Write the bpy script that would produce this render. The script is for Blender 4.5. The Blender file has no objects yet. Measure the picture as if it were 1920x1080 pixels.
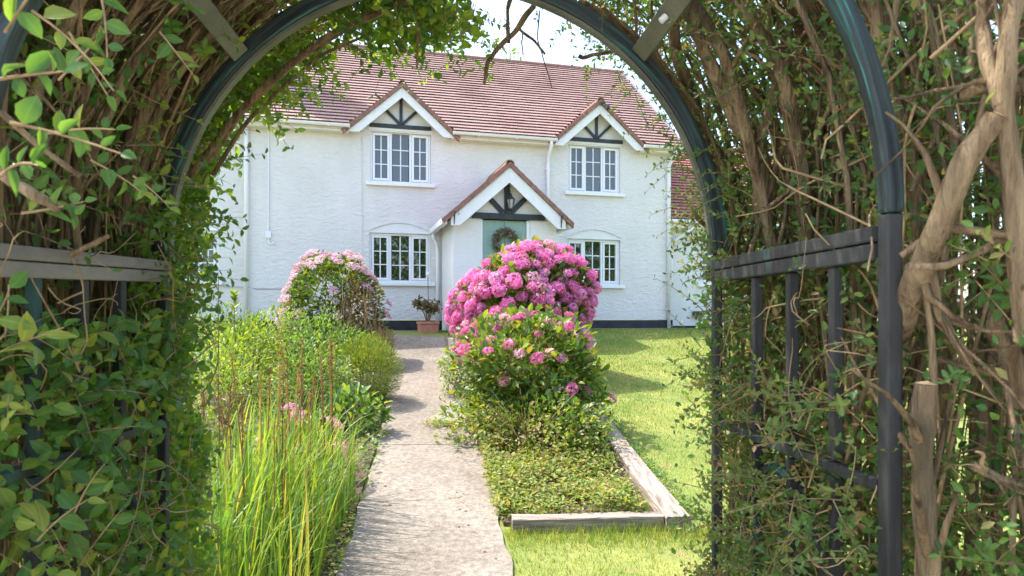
import bpy, math, random
import numpy as np
from mathutils import Vector, Matrix

SC = bpy.context.scene
COL = SC.collection
rng = np.random.default_rng(7)
random.seed(7)
PI = math.pi

# ------------------------------------------------------------------ camera, sky, sun, exposure
EYE = 1.79
cam_d = bpy.data.cameras.new('camera')
cam = bpy.data.objects.new('camera', cam_d); COL.objects.link(cam)
cam.location = (0, 0, EYE); cam.rotation_euler = (PI/2, 0, 0)
cam_d.sensor_width = 36; cam_d.lens = 24.0
cam_d.shift_y = 55/1920
cam_d.clip_start = 0.05; cam_d.clip_end = 2000
cam_d.dof.use_dof = True; cam_d.dof.focus_distance = 7.0; cam_d.dof.aperture_fstop = 9.0
SC.camera = cam

SUN_EL, SUN_AZ = math.radians(58), math.radians(69)      # azimuth from +Y towards -X
world = bpy.data.worlds.new('World'); SC.world = world; world.use_nodes = True
wn = world.node_tree
bg = wn.nodes['Background']
sky = wn.nodes.new('ShaderNodeTexSky'); sky.sky_type = 'NISHITA'; sky.sun_disc = False
sky.sun_elevation = SUN_EL; sky.sun_rotation = -SUN_AZ
sky.air_density = 1.0; sky.dust_density = 2.5; sky.ozone_density = 1.0
wn.links.new(sky.outputs[0], bg.inputs[0]); bg.inputs[1].default_value = 0.15

sd = bpy.data.lights.new('sun', 'SUN'); sd.energy = 2.0; sd.angle = math.radians(0.5); sd.color = (1, .95, .87)
sun = bpy.data.objects.new('sun', sd); COL.objects.link(sun)
S = Vector((-math.sin(SUN_AZ)*math.cos(SUN_EL), math.cos(SUN_AZ)*math.cos(SUN_EL), math.sin(SUN_EL)))
sun.rotation_euler = S.to_track_quat('Z', 'Y').to_euler()
sun.location = (0, 0, 30)

SC.view_settings.view_transform = 'Standard'; SC.view_settings.look = 'None'
SC.view_settings.exposure = 2.1; SC.view_settings.gamma = 1.0
SC.view_settings.use_curve_mapping = False
SC.render.engine = 'CYCLES'
SC.cycles.max_bounces = 12; SC.cycles.diffuse_bounces = 8; SC.cycles.transmission_bounces = 8

# ------------------------------------------------------------------ helpers
def tag(o, label=None, cat=None, group=None, kind=None):
    if label: o['label'] = label
    if cat: o['category'] = cat
    if group: o['group'] = group
    if kind: o['kind'] = kind
    return o

def empty(name, loc=(0, 0, 0), rz=0.0, label=None, cat=None, group=None):
    o = bpy.data.objects.new(name, None); COL.objects.link(o)
    o.location = loc; o.rotation_euler = (0, 0, rz); o.empty_display_size = .1
    return tag(o, label, cat, group)

def link(name, me, parent=None, **kw):
    o = bpy.data.objects.new(name, me); COL.objects.link(o)
    if parent is not None: o.parent = parent
    return tag(o, **kw)

def nmesh(name, V, F, mat=None, rnd=None, smooth=False, mid=None):
    """V (n,3), F list of index tuples or (m,k) array"""
    me = bpy.data.meshes.new(name)
    V = np.asarray(V, dtype=np.float32)
    me.vertices.add(len(V)); me.vertices.foreach_set('co', V.ravel())
    if isinstance(F, np.ndarray):
        m, k = F.shape
        tot = np.full(m, k, dtype=np.int32); flat = F.astype(np.int32).ravel()
    else:
        tot = np.array([len(f) for f in F], dtype=np.int32)
        flat = np.fromiter((i for f in F for i in f), dtype=np.int32)
    start = np.concatenate([[0], np.cumsum(tot)[:-1]]).astype(np.int32)
    me.loops.add(len(flat)); me.loops.foreach_set('vertex_index', flat)
    me.polygons.add(len(tot)); me.polygons.foreach_set('loop_start', start)
    me.polygons.foreach_set('loop_total', tot)
    me.update(calc_edges=True)
    me.polygons.foreach_set('use_smooth', np.full(len(tot), bool(smooth)))
    if rnd is not None:
        a = me.attributes.new('rnd', 'FLOAT', 'POINT'); a.data.foreach_set('value', np.asarray(rnd, dtype=np.float32))
    if mid is not None:
        a = me.attributes.new('mid', 'FLOAT', 'POINT'); a.data.foreach_set('value', np.asarray(mid, dtype=np.float32))
    if mat is not None: me.materials.append(mat)
    return me

class MB:
    def __init__(s): s.v = []; s.f = []
    def add(s, V, F):
        o = len(s.v); s.v += [tuple(p) for p in V]; s.f += [tuple(i+o for i in f) for f in F]; return s
    def box(s, x0, x1, y0, y1, z0, z1):
        V = [(x0,y0,z0),(x1,y0,z0),(x1,y1,z0),(x0,y1,z0),(x0,y0,z1),(x1,y0,z1),(x1,y1,z1),(x0,y1,z1)]
        return s.add(V, [(0,3,2,1),(4,5,6,7),(0,1,5,4),(1,2,6,5),(2,3,7,6),(3,0,4,7)])
    def bar(s, a, b, w, h, up=(0, 0, 1)):
        a = Vector(a); b = Vector(b); d = (b-a).normalized(); u = Vector(up)
        x = d.cross(u).normalized(); u = x.cross(d).normalized()
        V = []
        for p in (a, b):
            for i, j in ((-1,-1),(1,-1),(1,1),(-1,1)): V.append(p + x*(i*w/2) + u*(j*h/2))
        return s.add(V, [(0,1,2,3),(7,6,5,4),(0,4,5,1),(1,5,6,2),(2,6,7,3),(3,7,4,0)])
    def prism(s, poly, y0, y1):            # poly in (x,z), counter-clockwise seen from -y
        n = len(poly)
        V = [(x, y0, z) for x, z in poly] + [(x, y1, z) for x, z in poly]
        F = [tuple(range(n)), tuple(range(2*n-1, n-1, -1))]
        for i in range(n):
            j = (i+1) % n; F.append((i, i+n, j+n, j))
        return s.add(V, F)
    def tube(s, pts, rad, sides=8, cap=True):
        V, F = tubes(np.array([pts], float), np.array([rad if hasattr(rad, '__len__') else [rad]*len(pts)], float), sides)
        o = len(s.v); s.add(V, [tuple(f) for f in F.tolist()])
        if cap:
            n = len(pts); s.f.append(tuple(o+i for i in range(sides-1, -1, -1))); s.f.append(tuple(o+(n-1)*sides+i for i in range(sides)))
        return s
    def lathe(s, prof, cx=0, cy=0, sides=16):
        V = []; F = []
        for r, z in prof:
            for k in range(sides):
                a = 2*PI*k/sides; V.append((cx+r*math.cos(a), cy+r*math.sin(a), z))
        for i in range(len(prof)-1):
            for k in range(sides):
                k2 = (k+1) % sides; F.append((i*sides+k, i*sides+k2, (i+1)*sides+k2, (i+1)*sides+k))
        F.append(tuple(range(sides-1, -1, -1))); F.append(tuple((len(prof)-1)*sides+k for k in range(sides)))
        return s.add(V, F)
    def mesh(s, name, mat, smooth=False): return nmesh(name, s.v, s.f, mat, smooth=smooth)
    def build(s, name, mat, parent=None, off=(0, 0, 0), smooth=False, bevel=0, **kw):
        V = np.array(s.v, float) - np.array(off)
        o = link(name, nmesh(name, V, s.f, mat, smooth=smooth), parent, **kw)
        if bevel:
            m = o.modifiers.new('edge', 'BEVEL'); m.width = bevel; m.segments = 2; m.limit_method = 'ANGLE'
        return o

def norm(v): return v/np.maximum(np.linalg.norm(v, axis=-1, keepdims=True), 1e-9)

def tubes(P, R, sides=5):
    """P (N,K,3) centre lines, R (N,K) radii -> verts, quads"""
    N, K, _ = P.shape
    T = norm(np.gradient(P, axis=1))
    ref = np.zeros_like(T); ref[..., 0] = .31; ref[..., 1] = .87; ref[..., 2] = .38
    m = np.abs((T*ref/np.linalg.norm(ref[0, 0])).sum(-1)) > .9
    ref[m] = (.9, -.2, .4)
    X = norm(np.cross(T, ref)); Z = np.cross(X, T)
    a = np.linspace(0, 2*PI, sides, endpoint=False)
    V = P[:, :, None, :] + R[:, :, None, None]*(X[:, :, None, :]*np.cos(a)[None, None, :, None] + Z[:, :, None, :]*np.sin(a)[None, None, :, None])
    idx = np.arange(N*K*sides).reshape(N, K, sides)
    a0 = idx[:, :-1, :]; a1 = np.roll(a0, -1, 2); b0 = idx[:, 1:, :]; b1 = np.roll(b0, -1, 2)
    F = np.stack([a0, a1, b1, b0], -1).reshape(-1, 4)
    return V.reshape(-1, 3), F

# leaf templates: x width, y length, z normal, length 1
def T_ovate(w=.55, fold=.10, droop=.12):
    h = w/2
    V = [(0,0,0),(-h*.75,.22,fold*.8),(-h,.48,fold),(-h*.62,.78,fold*.6-droop*.5),(0,1,-droop),(h*.62,.78,fold*.6-droop*.5),(h,.48,fold),(h*.75,.22,fold*.8),(0,.3,0),(0,.68,-droop*.35)]
    F = [(0,8,1),(1,8,2),(2,8,9),(2,9,3),(3,9,4),(0,7,8),(7,6,8),(6,9,8),(6,5,9),(5,4,9)]
    return np.array(V), np.array(F)
def T_small(w=.5, fold=.08):
    h = w/2
    V = [(0,0,0),(-h,.4,fold),(-h*.7,.75,fold*.7),(0,1,-.05),(h*.7,.75,fold*.7),(h,.4,fold),(0,.55,-.02)]
    F = [(0,6,1),(1,6,2),(2,6,3),(0,5,6),(5,4,6),(4,3,6)]
    return np.array(V), np.array(F)
def T_diamond(w=.45, fold=.08):
    h = w/2
    return np.array([(0,0,0),(-h,.5,fold),(0,1,-.05),(h,.5,fold)]), np.array([(0,2,1),(0,3,2)])
def T_lance(w=.16):
    h = w/2
    V = [(0,0,0),(-h,.3,.02),(-h*.7,.7,-.04),(0,1,-.15),(h*.7,.7,-.04),(h,.3,.02)]
    F = [(0,5,1),(1,5,4),(1,4,2),(2,4,3)]
    return np.array(V), np.array(F)

def scatter(pos, d, n, size, tpl, rnd=None, width=None):
    TV, TF = tpl
    N = len(pos)
    d = norm(d); x = np.cross(d, n); x = norm(x); z = np.cross(x, d)
    wv = rng.uniform(.72, 1.15, N) if width is None else width
    sz = np.broadcast_to(np.asarray(size, float), (N,))
    V = pos[:, None, :] + sz[:, None, None]*(TV[None, :, 0, None]*x[:, None, :]*wv[:, None, None] + TV[None, :, 1, None]*d[:, None, :] + TV[None, :, 2, None]*z[:, None, :])
    F = (TF[None] + (np.arange(N)*len(TV))[:, None, None]).reshape(-1, TF.shape[1])
    if rnd is None: rnd = rng.random(N)
    return V.reshape(-1, 3), F, np.repeat(rnd, len(TV))

def rv(n): return norm(rng.normal(size=(n, 3)))

def leaf_obj(name, mat, parent, pos, d, n, size, tpl, rnd=None, kind='stuff', **kw):
    if len(pos) == 0: return None
    V, F, r = scatter(pos, d, n, size, tpl, rnd)
    mid = np.tile((np.abs(tpl[0][:, 0]) < 1e-6).astype(float), len(pos))
    return link(name, nmesh(name, V, F, mat, rnd=r, mid=mid, smooth=True), parent, kind=kind, **kw)

# ------------------------------------------------------------------ materials
def nt(name):
    m = bpy.data.materials.new(name); m.use_nodes = True
    t = m.node_tree; return m, t, t.nodes['Principled BSDF']

def rough_mat(name, c1, c2, scale=6.0, rough=.8, bump=.3, bscale=40.0, stretch=(1, 1, 1), detail=6.0, spec=.3, bdist=.01, third=None):
    m, t, p = nt(name)
    N, L = t.nodes, t.links
    tc = N.new('ShaderNodeTexCoord'); mp = N.new('ShaderNodeMapping'); mp.inputs['Scale'].default_value = stretch
    L.new(tc.outputs['Object'], mp.inputs[0])
    no = N.new('ShaderNodeTexNoise'); no.inputs['Scale'].default_value = scale; no.inputs['Detail'].default_value = detail; no.inputs['Roughness'].default_value = .65
    L.new(mp.outputs[0], no.inputs['Vector'])
    cr = N.new('ShaderNodeValToRGB'); e = cr.color_ramp.elements
    e[0].position = .33; e[0].color = (*c1, 1); e[1].position = .68; e[1].color = (*c2, 1)
    L.new(no.outputs['Fac'], cr.inputs[0]); out = cr.outputs[0]
    if third:
        n3 = N.new('ShaderNodeTexNoise'); n3.inputs['Scale'].default_value = third[1]; n3.inputs['Detail'].default_value = 5
        L.new(mp.outputs[0], n3.inputs['Vector'])
        r3 = N.new('ShaderNodeValToRGB'); r3.color_ramp.elements[0].position = third[2]; r3.color_ramp.elements[1].position = third[2]+.12
        L.new(n3.outputs['Fac'], r3.inputs[0])
        mx = N.new('ShaderNodeMix'); mx.data_type = 'RGBA'; L.new(r3.outputs[0], mx.inputs[0]); L.new(out, mx.inputs[6]); mx.inputs[7].default_value = (*third[0], 1)
        out = mx.outputs[2]
    L.new(out, p.inputs['Base Color']); p.inputs['Roughness'].default_value = rough; p.inputs['Specular IOR Level'].default_value = spec
    if bump:
        nb = N.new('ShaderNodeTexNoise'); nb.inputs['Scale'].default_value = bscale; nb.inputs['Detail'].default_value = 8; nb.inputs['Roughness'].default_value = .6
        L.new(mp.outputs[0], nb.inputs['Vector'])
        b = N.new('ShaderNodeBump'); b.inputs['Strength'].default_value = bump; b.inputs['Distance'].default_value = bdist
        L.new(nb.outputs['Fac'], b.inputs['Height']); L.new(b.outputs[0], p.inputs['Normal'])
    return m

def leaf_mat(name, cols, rough=.4, trans=.4, tcol=None, spec=.4):
    m, t, p = nt(name); N, L = t.nodes, t.links
    at = N.new('ShaderNodeAttribute'); at.attribute_name = 'rnd'
    oi = N.new('ShaderNodeObjectInfo')
    ad = N.new('ShaderNodeMath'); ad.operation = 'ADD'; L.new(at.outputs['Fac'], ad.inputs[0]); L.new(oi.outputs['Random'], ad.inputs[1])
    fr = N.new('ShaderNodeMath'); fr.operation = 'FRACT'; L.new(ad.outputs[0], fr.inputs[0])
    cr = N.new('ShaderNodeValToRGB'); el = cr.color_ramp.elements
    while len(el) < len(cols): el.new(.5)
    for i, c in enumerate(cols):
        el[i].position = c[0]; el[i].color = (*c[1], 1)
    L.new(fr.outputs[0], cr.inputs[0])
    am = N.new('ShaderNodeAttribute'); am.attribute_name = 'mid'
    pw = N.new('ShaderNodeMapRange'); pw.inputs[1].default_value = .80; pw.inputs[2].default_value = .97; pw.inputs[4].default_value = .45; L.new(am.outputs['Fac'], pw.inputs[0])
    tcn = N.new('ShaderNodeTexCoord'); nz = N.new('ShaderNodeTexNoise'); nz.inputs['Scale'].default_value = 38; nz.inputs['Detail'].default_value = 3; L.new(tcn.outputs['Object'], nz.inputs['Vector'])
    nr = N.new('ShaderNodeMapRange'); nr.inputs[1].default_value = .3; nr.inputs[2].default_value = .7; nr.inputs[3].default_value = .80; nr.inputs[4].default_value = 1.18; L.new(nz.outputs['Fac'], nr.inputs[0])
    vm = N.new('ShaderNodeVectorMath'); vm.operation = 'SCALE'; L.new(cr.outputs[0], vm.inputs[0]); L.new(nr.outputs[0], vm.inputs['Scale'])
    rib = N.new('ShaderNodeMix'); rib.data_type = 'RGBA'; L.new(pw.outputs[0], rib.inputs[0]); L.new(vm.outputs[0], rib.inputs[6])
    lt = N.new('ShaderNodeVectorMath'); lt.operation = 'SCALE'; lt.inputs['Scale'].default_value = 2.2; L.new(cr.outputs[0], lt.inputs[0]); L.new(lt.outputs[0], rib.inputs[7])
    L.new(rib.outputs[2], p.inputs['Base Color']); p.inputs['Roughness'].default_value = rough; p.inputs['Specular IOR Level'].default_value = spec
    tr = N.new('ShaderNodeBsdfTranslucent')
    hs = N.new('ShaderNodeMix'); hs.data_type = 'RGBA'; hs.blend_type = 'MULTIPLY'; hs.inputs[0].default_value = 1
    L.new(cr.outputs[0], hs.inputs[6]); hs.inputs[7].default_value = (*(tcol or (1.6, 1.5, .5)), 1)
    L.new(hs.outputs[2], tr.inputs[0])
    mx = N.new('ShaderNodeMixShader'); mx.inputs[0].default_value = trans
    L.new(p.outputs[0], mx.inputs[1]); L.new(tr.outputs[0], mx.inputs[2])
    L.new(mx.outputs[0], N['Material Output'].inputs[0])
    return m

M = {}
# roughcast white render
def render_wall(name, col, amp):
    m, t, p = nt(name); N, L = t.nodes, t.links
    tc = N.new('ShaderNodeTexCoord'); mp = N.new('ShaderNodeMapping'); mp.inputs['Scale'].default_value = (.62, 1, 1.25)
    L.new(tc.outputs['Object'], mp.inputs[0])
    n1 = N.new('ShaderNodeTexNoise'); n1.inputs['Scale'].default_value = 13; n1.inputs['Detail'].default_value = 5; n1.inputs['Roughness'].default_value = .55; n1.inputs['Distortion'].default_value = .7
    L.new(mp.outputs[0], n1.inputs['Vector'])
    b = N.new('ShaderNodeBump'); b.inputs['Strength'].default_value = 1.0; b.inputs['Distance'].default_value = amp
    L.new(n1.outputs['Fac'], b.inputs['Height']); L.new(b.outputs[0], p.inputs['Normal'])
    n2 = N.new('ShaderNodeTexNoise'); n2.inputs['Scale'].default_value = 1.1; n2.inputs['Detail'].default_value = 6
    L.new(tc.outputs['Object'], n2.inputs['Vector'])
    cr = N.new('ShaderNodeValToRGB'); e = cr.color_ramp.elements
    e[0].position = .3; e[0].color = (col[0]*.93, col[1]*.93, col[2]*.92, 1); e[1].position = .62; e[1].color = (*col, 1)
    L.new(n2.outputs['Fac'], cr.inputs[0])
    m3 = N.new('ShaderNodeMapping'); m3.inputs['Scale'].default_value = (1.6, 1, .3); L.new(tc.outputs['Object'], m3.inputs[0])
    n3 = N.new('ShaderNodeTexNoise'); n3.inputs['Scale'].default_value = 2.2; n3.inputs['Detail'].default_value = 5; L.new(m3.outputs[0], n3.inputs['Vector'])
    r3 = N.new('ShaderNodeMapRange'); r3.inputs[1].default_value = .38; r3.inputs[2].default_value = .62; r3.inputs[3].default_value = .965; r3.inputs[4].default_value = 1.0; L.new(n3.outputs['Fac'], r3.inputs[0])
    v3 = N.new('ShaderNodeVectorMath'); v3.operation = 'SCALE'; L.new(cr.outputs[0], v3.inputs[0]); L.new(r3.outputs[0], v3.inputs['Scale'])
    L.new(v3.outputs[0], p.inputs['Base Color'])
    p.inputs['Roughness'].default_value = .85; p.inputs['Specular IOR Level'].default_value = .2
    return m
M['render'] = render_wall('white roughcast', (.755, .715, .685), .026)
M['smooth'] = render_wall('white smooth render', (.75, .725, .70), .012)
M['upvc'] = rough_mat('white plastic', (.78, .78, .78), (.82, .82, .82), 3, .35, 0, spec=.5)
M['whitewood'] = rough_mat('white painted wood', (.74, .73, .71), (.81, .80, .79), 5, .5, .15, 60)
M['plinth'] = rough_mat('black plinth paint', (.018, .02, .025), (.04, .042, .05), 5, .6, .4, 14)
M['blackwood'] = rough_mat('dark painted timber', (.025, .03, .034), (.05, .056, .06), 7, .5, .3, 50, (1, 1, .3))
M['tile'] = rough_mat('clay roof tile', (.30, .18, .15), (.37, .235, .20), 1.6, .58, 0, 60, spec=.4, third=((.26, .145, .12), .8, .55))
M['tile2'] = rough_mat('red clay roof tile', (.30, .105, .085), (.40, .16, .13), 5, .65, 0, 60)
M['tileedge'] = rough_mat('weathered verge tile', (.17, .085, .065), (.33, .18, .14), 14, .85, .5, 50, third=((.42, .34, .24), 9, .62))
M['door'] = rough_mat('sage green door paint', (.25, .37, .31), (.28, .41, .345), 3, .4, 0, spec=.5)
M['iron'] = rough_mat('black iron', (.015, .015, .016), (.03, .03, .03), 20, .45, .2, 80, spec=.5)
M['grey'] = rough_mat('dark grey plastic', (.04, .04, .042), (.06, .06, .062), 8, .5, 0)
M['terracotta'] = rough_mat('terracotta', (.40, .16, .10), (.52, .24, .16), 8, .85, .3, 60)
M['brick'] = rough_mat('chimney brick', (.25, .09, .06), (.36, .15, .10), 12, .9, .5, 30)
M['curtain'] = rough_mat('grey curtain', (.30, .30, .31), (.38, .38, .4), 8, .9, 0)
def glass(name, col, spec):
    m, t, p = nt(name)
    p.inputs['Base Color'].default_value = (*col, 1); p.inputs['Roughness'].default_value = .015; p.inputs['Specular IOR Level'].default_value = spec
    N, L = t.nodes, t.links
    tc = N.new('ShaderNodeTexCoord'); n = N.new('ShaderNodeTexNoise'); n.inputs['Scale'].default_value = 1.6
    L.new(tc.outputs['Object'], n.inputs['Vector'])
    b = N.new('ShaderNodeBump'); b.inputs['Strength'].default_value = .12; b.inputs['Distance'].default_value = .008
    L.new(n.outputs['Fac'], b.inputs['Height']); L.new(b.outputs[0], p.inputs['Normal'])
    return m
M['glassup'] = glass('upper window glass', (.10, .112, .13), .6)
M['glasslow'] = glass('lower window glass', (.018, .026, .016), 1.0)  # green base tint stands in for foliage reflected in the panes
M['lampglass'] = glass('lantern glass', (.25, .26, .26), .8)

M['concrete'] = None
def concrete():
    m, t, p = nt('worn concrete'); N, L = t.nodes, t.links
    tc = N.new('ShaderNodeTexCoord')
    def noise(sc, det=6, rg=.65):
        n = N.new('ShaderNodeTexNoise'); n.inputs['Scale'].default_value = sc; n.inputs['Detail'].default_value = det; n.inputs['Roughness'].default_value = rg
        L.new(tc.outputs['Object'], n.inputs['Vector']); return n
    def ramp(src, a, b, c1, c2):
        r = N.new('ShaderNodeValToRGB'); e = r.color_ramp.elements; e[0].position = a; e[1].position = b; e[0].color = (*c1, 1); e[1].color = (*c2, 1)
        L.new(src, r.inputs[0]); return r.outputs[0]
    def mul(a, b):
        x = N.new('ShaderNodeMix'); x.data_type = 'RGBA'; x.blend_type = 'MULTIPLY'; x.inputs[0].default_value = 1; L.new(a, x.inputs[6]); L.new(b, x.inputs[7]); return x.outputs[2]
    big = ramp(noise(1.3).outputs['Fac'], .3, .7, (.235, .20, .155), (.36, .32, .262))
    mid = ramp(noise(22, 5, .7).outputs['Fac'], .36, .6, (.60, .58, .57), (1, 1, 1))
    fine = ramp(noise(120, 4, .7).outputs['Fac'], .36, .56, (.62, .60, .58), (1, 1, 1))
    vo = N.new('ShaderNodeTexVoronoi'); vo.inputs['Scale'].default_value = 7; L.new(tc.outputs['Object'], vo.inputs['Vector'])
    spot = ramp(vo.outputs['Distance'], .07, .10, (1.35, 1.35, 1.33), (1, 1, 1))
    L.new(mul(mul(mul(big, mid), fine), spot), p.inputs['Base Color'])
    p.inputs['Roughness'].default_value = .9; p.inputs['Specular IOR Level'].default_value = .2
    b = N.new('ShaderNodeBump'); b.inputs['Strength'].default_value = .6; b.inputs['Distance'].default_value = .012
    L.new(noise(60, 8, .7).outputs['Fac'], b.inputs['Height']); L.new(b.outputs[0], p.inputs['Normal'])
    return m
M['concrete'] = concrete()
M['patio'] = rough_mat('patio concrete', (.20, .18, .165), (.30, .275, .25), 5, .9, .4, 40)
M['lawn'] = rough_mat('turf', (.12, .17, .035), (.26, .26, .07), 1.7, .95, .8, 60, third=((.24, .20, .08), 3.2, .60))
M['soil'] = rough_mat('garden soil', (.05, .035, .022), (.13, .095, .06), 14, .95, .9, 30, bdist=.03)
M['gravel'] = rough_mat('pinkish gravel', (.20, .14, .12), (.36, .27, .23), 60, .95, .8, 70)
for nm_, st_ in (('sleeper', (1, .05, 1)), ('sleeper_across', (.05, 1, 1))):
    M[nm_] = rough_mat('weathered '+nm_, (.16, .12, .09), (.43, .365, .30), 34, .9, 1.0, 45, st_, third=((.06, .045, .033), 22, .62), bdist=.02)
M['archwood'] = rough_mat('weathered dark arch timber', (.018, .018, .0175), (.075, .072, .068), 7, .65, .35, 45, (1, 1, .25), third=((.03, .12, .10), 6, .60))
M['hoopwood'] = rough_mat('dark green arch timber', (.008, .015, .015), (.028, .038, .037), 9, .5, .4, 30, third=((.018, .085, .07), 9, .57))
M['railwood'] = rough_mat('grey brown arch rail', (.12, .10, .08), (.30, .26, .215), 5, .75, .5, 35, (1, .3, 1))
def hoop_mat():
    m, t, p = nt('dark green streaked arch timber'); N, L = t.nodes, t.links
    tc = N.new('ShaderNodeTexCoord'); sx = N.new('ShaderNodeSeparateXYZ')
    off = N.new('ShaderNodeVectorMath'); off.operation = 'SUBTRACT'; off.inputs[1].default_value = (-.03, 0, 1.86); L.new(tc.outputs['Object'], off.inputs[0]); L.new(off.outputs[0], sx.inputs[0])
    def ma(op, a, b=None):
        n = N.new('ShaderNodeMath'); n.operation = op
        for i, q in enumerate((a, b)):
            if q is None: continue
            if isinstance(q, (int, float)): n.inputs[i].default_value = q
            else: L.new(q, n.inputs[i])
        return n.outputs[0]
    r = ma('SQRT', ma('ADD', ma('MULTIPLY', sx.outputs[0], sx.outputs[0]), ma('MULTIPLY', sx.outputs[2], sx.outputs[2])))
    an = ma('ARCTAN2', sx.outputs[2], sx.outputs[0])
    cb = N.new('ShaderNodeCombineXYZ'); L.new(ma('MULTIPLY', r, 70), cb.inputs[0]); L.new(ma('MULTIPLY', an, 2.2), cb.inputs[1]); L.new(ma('MULTIPLY', sx.outputs[1], 70), cb.inputs[2])
    n1 = N.new('ShaderNodeTexNoise'); n1.inputs['Scale'].default_value = 1.4; n1.inputs['Detail'].default_value = 7; L.new(cb.outputs[0], n1.inputs['Vector'])
    cr = N.new('ShaderNodeValToRGB'); e = cr.color_ramp.elements
    e[0].position = .36; e[0].color = (.010, .014, .015, 1); e[1].position = .56; e[1].color = (.030, .044, .044, 1)
    q = e.new(.63); q.color = (.02, .10, .085, 1); q = e.new(.70); q.color = (.06, .22, .19, 1)
    L.new(n1.outputs['Fac'], cr.inputs[0]); L.new(cr.outputs[0], p.inputs['Base Color'])
    rr = N.new('ShaderNodeMapRange'); rr.inputs[3].default_value = .38; rr.inputs[4].default_value = .8; L.new(n1.outputs['Fac'], rr.inputs[0]); L.new(rr.outputs[0], p.inputs['Roughness'])
    b = N.new('ShaderNodeBump'); b.inputs['Strength'].default_value = .6; b.inputs['Distance'].default_value = .004; L.new(n1.outputs['Fac'], b.inputs['Height']); L.new(b.outputs[0], p.inputs['Normal'])
    return m
M['hoopwood'] = hoop_mat()
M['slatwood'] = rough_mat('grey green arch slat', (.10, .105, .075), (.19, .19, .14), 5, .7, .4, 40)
M['bark'] = rough_mat('brown stem bark', (.10, .06, .03), (.54, .36, .19), 30, .9, 1.0, 60, (1, 1, .16), third=((.11, .10, .055), 8, .54), bdist=.06)
M['bark2'] = rough_mat('pale tan stem bark', (.14, .085, .042), (.64, .46, .265), 30, .9, 1.0, 60, (1, 1, .16), third=((.15, .115, .065), 9, .54), bdist=.06)
M['cut'] = rough_mat('sawn wood', (.50, .34, .18), (.66, .50, .31), 30, .8, .4, 60)
M['twig'] = rough_mat('dry twig', (.20, .125, .06), (.50, .345, .18), 12, .9, 0)
M['straw'] = rough_mat('dry straw stem', (.30, .19, .08), (.50, .36, .18), 9, .9, 0)

M['privet'] = leaf_mat('privet leaf', [(0, (.070, .155, .042)), (.4, (.105, .22, .055)), (.75, (.16, .28, .06)), (.97, (.30, .33, .065))], .42, .5, spec=.35)
M['privetfar'] = leaf_mat('young privet leaf', [(0, (.06, .14, .03)), (.5, (.11, .22, .035)), (.9, (.21, .29, .04))], .4, .55)
M['box'] = leaf_mat('box leaf', [(0, (.055, .115, .036)), (.5, (.090, .185, .048)), (.85, (.15, .25, .055)), (.98, (.28, .24, .08))], .42, .45, spec=.35)
M['panelleaf'] = leaf_mat('trellis leaf', [(0, (.065, .135, .04)), (.5, (.11, .205, .05)), (.8, (.19, .25, .06)), (.97, (.32, .20, .09))], .42, .46, spec=.35)
M['hyleaf'] = leaf_mat('hydrangea leaf', [(0, (.055, .12, .024)), (.5, (.11, .19, .032)), (.85, (.21, .27, .04)), (.98, (.26, .18, .05))], .42, .42)
M['lime'] = leaf_mat('lime shrub leaf', [(0, (.10, .18, .028)), (.5, (.17, .27, .04)), (.9, (.29, .34, .055))], .45, .45)
M['mid'] = leaf_mat('mid green shrub leaf', [(0, (.07, .155, .03)), (.6, (.13, .23, .042)), (.95, (.23, .29, .07))], .45, .42)
M['grey'+'leaf'] = leaf_mat('silver variegated leaf', [(0, (.12, .17, .07)), (.5, (.25, .29, .15)), (.9, (.42, .44, .28))], .5, .35)
M['heath'] = leaf_mat('heath needle', [(0, (.09, .15, .018)), (.6, (.17, .23, .028)), (.95, (.27, .29, .05))], .55, .35)
M['iris'] = leaf_mat('iris blade', [(0, (.085, .18, .035)), (.45, (.15, .27, .045)), (.8, (.25, .34, .06)), (.96, (.40, .33, .09))], .38, .45)
M['stalk'] = leaf_mat('rusty seed stalk', [(0, (.15, .075, .03)), (.5, (.34, .17, .05)), (1, (.50, .30, .08))], .7, .15, (1.2, 1, .6))
M['dead'] = leaf_mat('dried leaf', [(0, (.17, .10, .045)), (.6, (.27, .17, .08)), (1, (.36, .26, .13))], .7, .25, (1.2, 1, .6))
M['grass'] = leaf_mat('grass blade', [(0, (.10, .19, .028)), (.5, (.19, .28, .045)), (.8, (.30, .34, .07)), (1, (.42, .37, .14))], .5, .45)
M['cover'] = leaf_mat('ground cover leaf', [(0, (.11, .18, .03)), (.5, (.21, .27, .045)), (.85, (.33, .33, .075)), (.98, (.36, .21, .09))], .5, .4)
M['pink'] = leaf_mat('pink petal', [(0, (.74, .17, .40)), (.35, (.80, .25, .50)), (.7, (.82, .34, .58)), (1, (.70, .24, .55))], .6, .35, (1.1, .9, 1.0), .15)
M['pinkdeep'] = leaf_mat('deep pink petal', [(0, (.62, .10, .27)), (.4, (.68, .19, .36)), (.8, (.72, .36, .45)), (1, (.70, .50, .46))], .6, .35, (1.1, .9, .95), .15)
M['pinkpale'] = leaf_mat('pale pink petal', [(0, (.58, .29, .39)), (.5, (.68, .43, .51)), (1, (.70, .58, .56))], .6, .35, (1.05, .95, 1.0), .15)
M['croton'] = leaf_mat('bronze pot leaf', [(0, (.06, .055, .02)), (.5, (.13, .10, .03)), (1, (.24, .15, .06))], .4, .3)
M['wreath'] = leaf_mat('dried wreath leaf', [(0, (.13, .13, .08)), (.5, (.22, .21, .13)), (1, (.34, .30, .20))], .8, .25, (1.1, 1, .8))

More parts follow.
